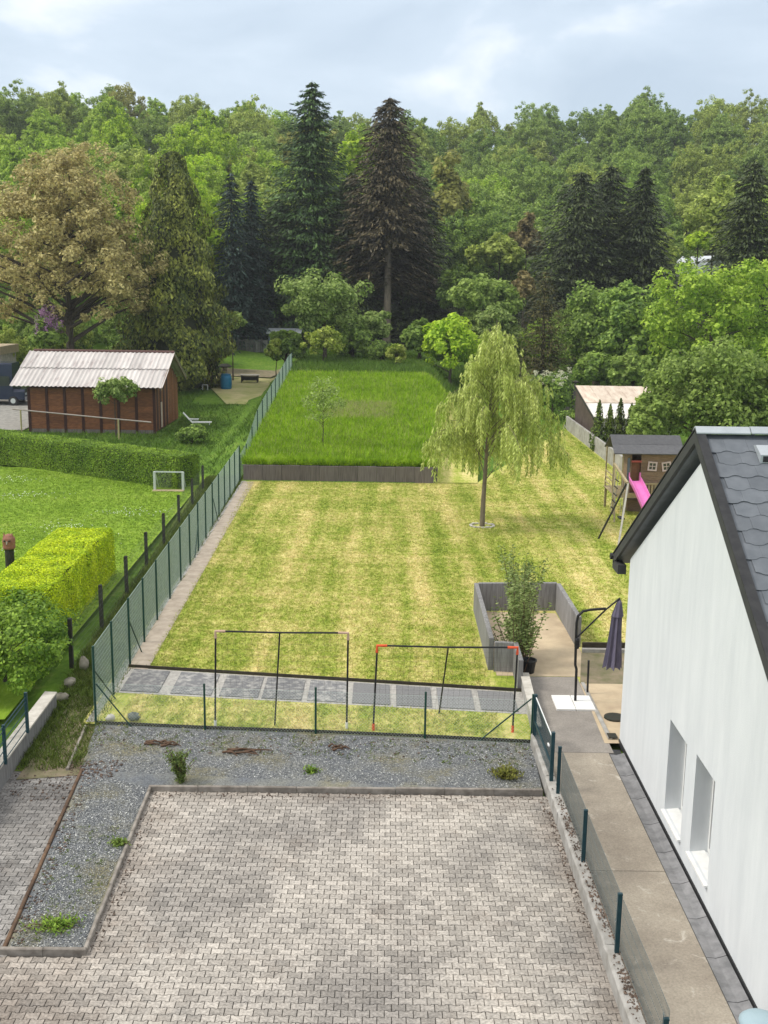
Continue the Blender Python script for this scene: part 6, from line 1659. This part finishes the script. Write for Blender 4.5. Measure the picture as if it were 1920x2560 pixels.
chips('leaf_litter', [(3.22, 15.5), (3.34, 15.5), (3.28, 20.0), (3.12, 20.0)], 260, 67, M['debris'], (0.008, 0.03), 0.004)
blades('gravel_weeds', [(-6.1, 22.0), (3.2, 21.3), (3.25, 22.55), (-6.3, 23.15)], 420, (0.02, 0.07), 0.012, M['roughblade'], 0.04, 68, 1.0, False, None, 4, 0.03)
blades('gravel_weeds', [(-5.45, 14.9), (-4.45, 14.9), (-4.6, 18.6), (-5.8, 18.6)], 160, (0.02, 0.06), 0.012, M['roughblade'], 0.04, 69, 1.0, False, None, 4, 0.03)
# daisies on the left lawn
R = np.random.default_rng(91); n = 380
cl = np.array([(-18.8, 54.2), (-13.0, 43.5), (-12.0, 41.5), (-16.5, 50), (-11.0, 46.5), (-15.0, 39)]); ci = R.integers(0, 6, n)
P = np.column_stack([cl[ci] + R.normal(0, 0.7, (n, 2)) * np.array([1.2, 0.8]), np.full(n, 0.115)])
V, Q = quads(P, np.tile([0, -0.2, 1.0], (n, 1)) + R.normal(0, 0.15, (n, 3)), rnd_dir(R, n), 0.022, 0.022)
o = link('daisies', np_mesh('daisies', V, Q, M['white'])); o['kind'] = 'stuff'

# ------------------------------------------------------------------ the wood on the slopes: individual trees sharing a few crowns
kinds = []
for k in range(7):
    sh_ = ('round', 'egg', 'round', 'egg', 'spread', 'egg', 'round')[k]
    Hh = 14.5; Rr = (5.2, 4.6, 5.6, 4.2, 5.4, 4.8, 5.0)[k]
    me, C = leaf_crown('crown', 300 + k, Hh, Rr * 1.2, 0.8, 330, 19000, 0.19, sh_, 0.10, 0.45, m=L['mid'])
    kinds.append((me, trunk_mesh('trunk', 300 + k, Hh, 0.22, C, 3.2, M['bark'], 12)))
con = conifer_mesh('crown', 333, 18, 3.6, 1.0, L['spruce'], whorls=34, per=11, cards=12, card=0.5, droop=0.4)
conT = MB().tube([(0, 0, -0.5), (0, 0, 17)], [0.25, 0.03], 6).mesh('trunk', M['bark'])
styles = [('lime', 'lime green tree'), ('green', 'fresh green tree'), ('mid', 'mid green tree'), ('bluish', 'bluish green tree'),
          ('olive', 'yellowish olive tree'), ('dark', 'deep green tree'), ('poplar', 'pale yellow tree')]
RF = random.Random(2024)
count = 0
def place_wood(x, y, s, k, st, con_=False):
    global count
    z = terrain(x, y) - 0.4
    q = x / y
    side = 'at the far left' if q < -0.24 else 'left of the tallest conifers' if q < -0.11 else 'behind the tallest conifers' if q < 0.03 else 'right of the tallest conifers' if q < 0.14 else 'above the playhouse' if q < 0.25 else 'at the far right'
    lev = 'small' if s < 0.6 else ''
    where = 'at the foot of the wooded slope' if s < 0.6 else 'low on the wooded slope' if y < 152 else 'halfway up the wooded slope' if y < 205 else 'near the skyline of the wood'
    if con_: t = empty('spruce_tree', (x, y, z), RF.uniform(0, 6.28), 'dark pointed spruce ' + where + ' ' + side, 'tree', 'spruces ' + where + ' ' + side)
    else:
        tone = styles[st][1]
        lab = (lev + ' ' + tone + ' ' + where + ' ' + side).strip()
        t = empty('woodland_tree', (x, y, z), RF.uniform(0, 6.28), lab, 'tree', lab)
    sz = s * RF.uniform(0.9, 1.15)
    t.scale = (s, s, sz)
    c = link('crown', con if con_ else kinds[k][0], t)
    if not con_:
        c.material_slots[0].link = 'OBJECT'; c.material_slots[0].material = L[styles[st][0]]
    link('trunk', conT if con_ else kinds[k][1], t)
    count += 1
UR = random.Random(77)
for (x0_, x1_, y0_, y1_, n_, hs) in ((-42, -16, 99, 112, 16, (0.32, 0.5)), (8, 44, 103, 120, 20, (0.28, 0.5)), (-44, -26, 93, 101, 5, (0.3, 0.42))):
    for q in range(n_):
        x = x0_ + (x1_ - x0_) * (q + UR.random()) / n_
        if 26 < x < 36: continue
        place_wood(x, UR.uniform(y0_, y1_), UR.uniform(*hs), UR.randrange(7), UR.choice([1, 2, 2, 3, 5, 4]), False)
rows = [(118, 9.5, -75, -18), (128, 9.5, -80, -22), (138, 9.5, -82, -2), (147, 9.0, -60, 52), (156, 9.0, -64, 58), (165, 9.5, -66, 62), (175, 9.5, -70, 66), (186, 10, -72, 70), (198, 10.5, -76, 74), (211, 11, -80, 80), (225, 11.5, -86, 86), (240, 12, -90, 92), (256, 12, -96, 98), (272, 12, -100, 104), (288, 13, -108, 110)]
for yy, dx, xa, xb in rows:
    lim = 0.36 * yy + 6
    x = max(xa, -lim) + RF.uniform(0, dx)
    while x < min(xb, lim):
        px, py_2 = x + RF.uniform(-2.5, 2.5), yy + RF.uniform(-3.5, 3.5)
        x += dx * RF.uniform(0.82, 1.18)
        if 36 < px < 51 and py_2 < 166: continue
        if count >= 298: continue
        u = RF.random(); left = px < 2
        if left: st = 0 if u < 0.20 else 1 if u < 0.55 else 4 if u < 0.80 else 2 if u < 0.95 else 6
        elif py_2 > 195: st = 2 if u < 0.30 else 4 if u < 0.60 else 3 if u < 0.82 else 5 if u < 0.92 else 1
        else: st = 2 if u < 0.35 else 3 if u < 0.6 else 1 if u < 0.8 else 5 if u < 0.9 else 4
        place_wood(px, py_2, RF.uniform(0.86, 1.06) * (0.92 if left else 1.0), RF.randrange(7), st, (u > 0.975 and not left))

# ------------------------------------------------------------------ the air: faint haze that fades the far slopes
hz = NT('haze_air'); hz.t.nodes.remove(hz.pos)
pv_ = hz.n('ShaderNodeVolumePrincipled'); pv_.inputs['Color'].default_value = (0.90, 0.95, 1.0, 1); pv_.inputs['Density'].default_value = 0.0003
pv_.inputs['Anisotropy'].default_value = 0.2
hz.l(pv_.outputs[0], hz.out.inputs['Volume'])
o = MB().box(-430, 430, -60, 920, -2.0, 75).build('haze', hz.m); o['kind'] = 'stuff'
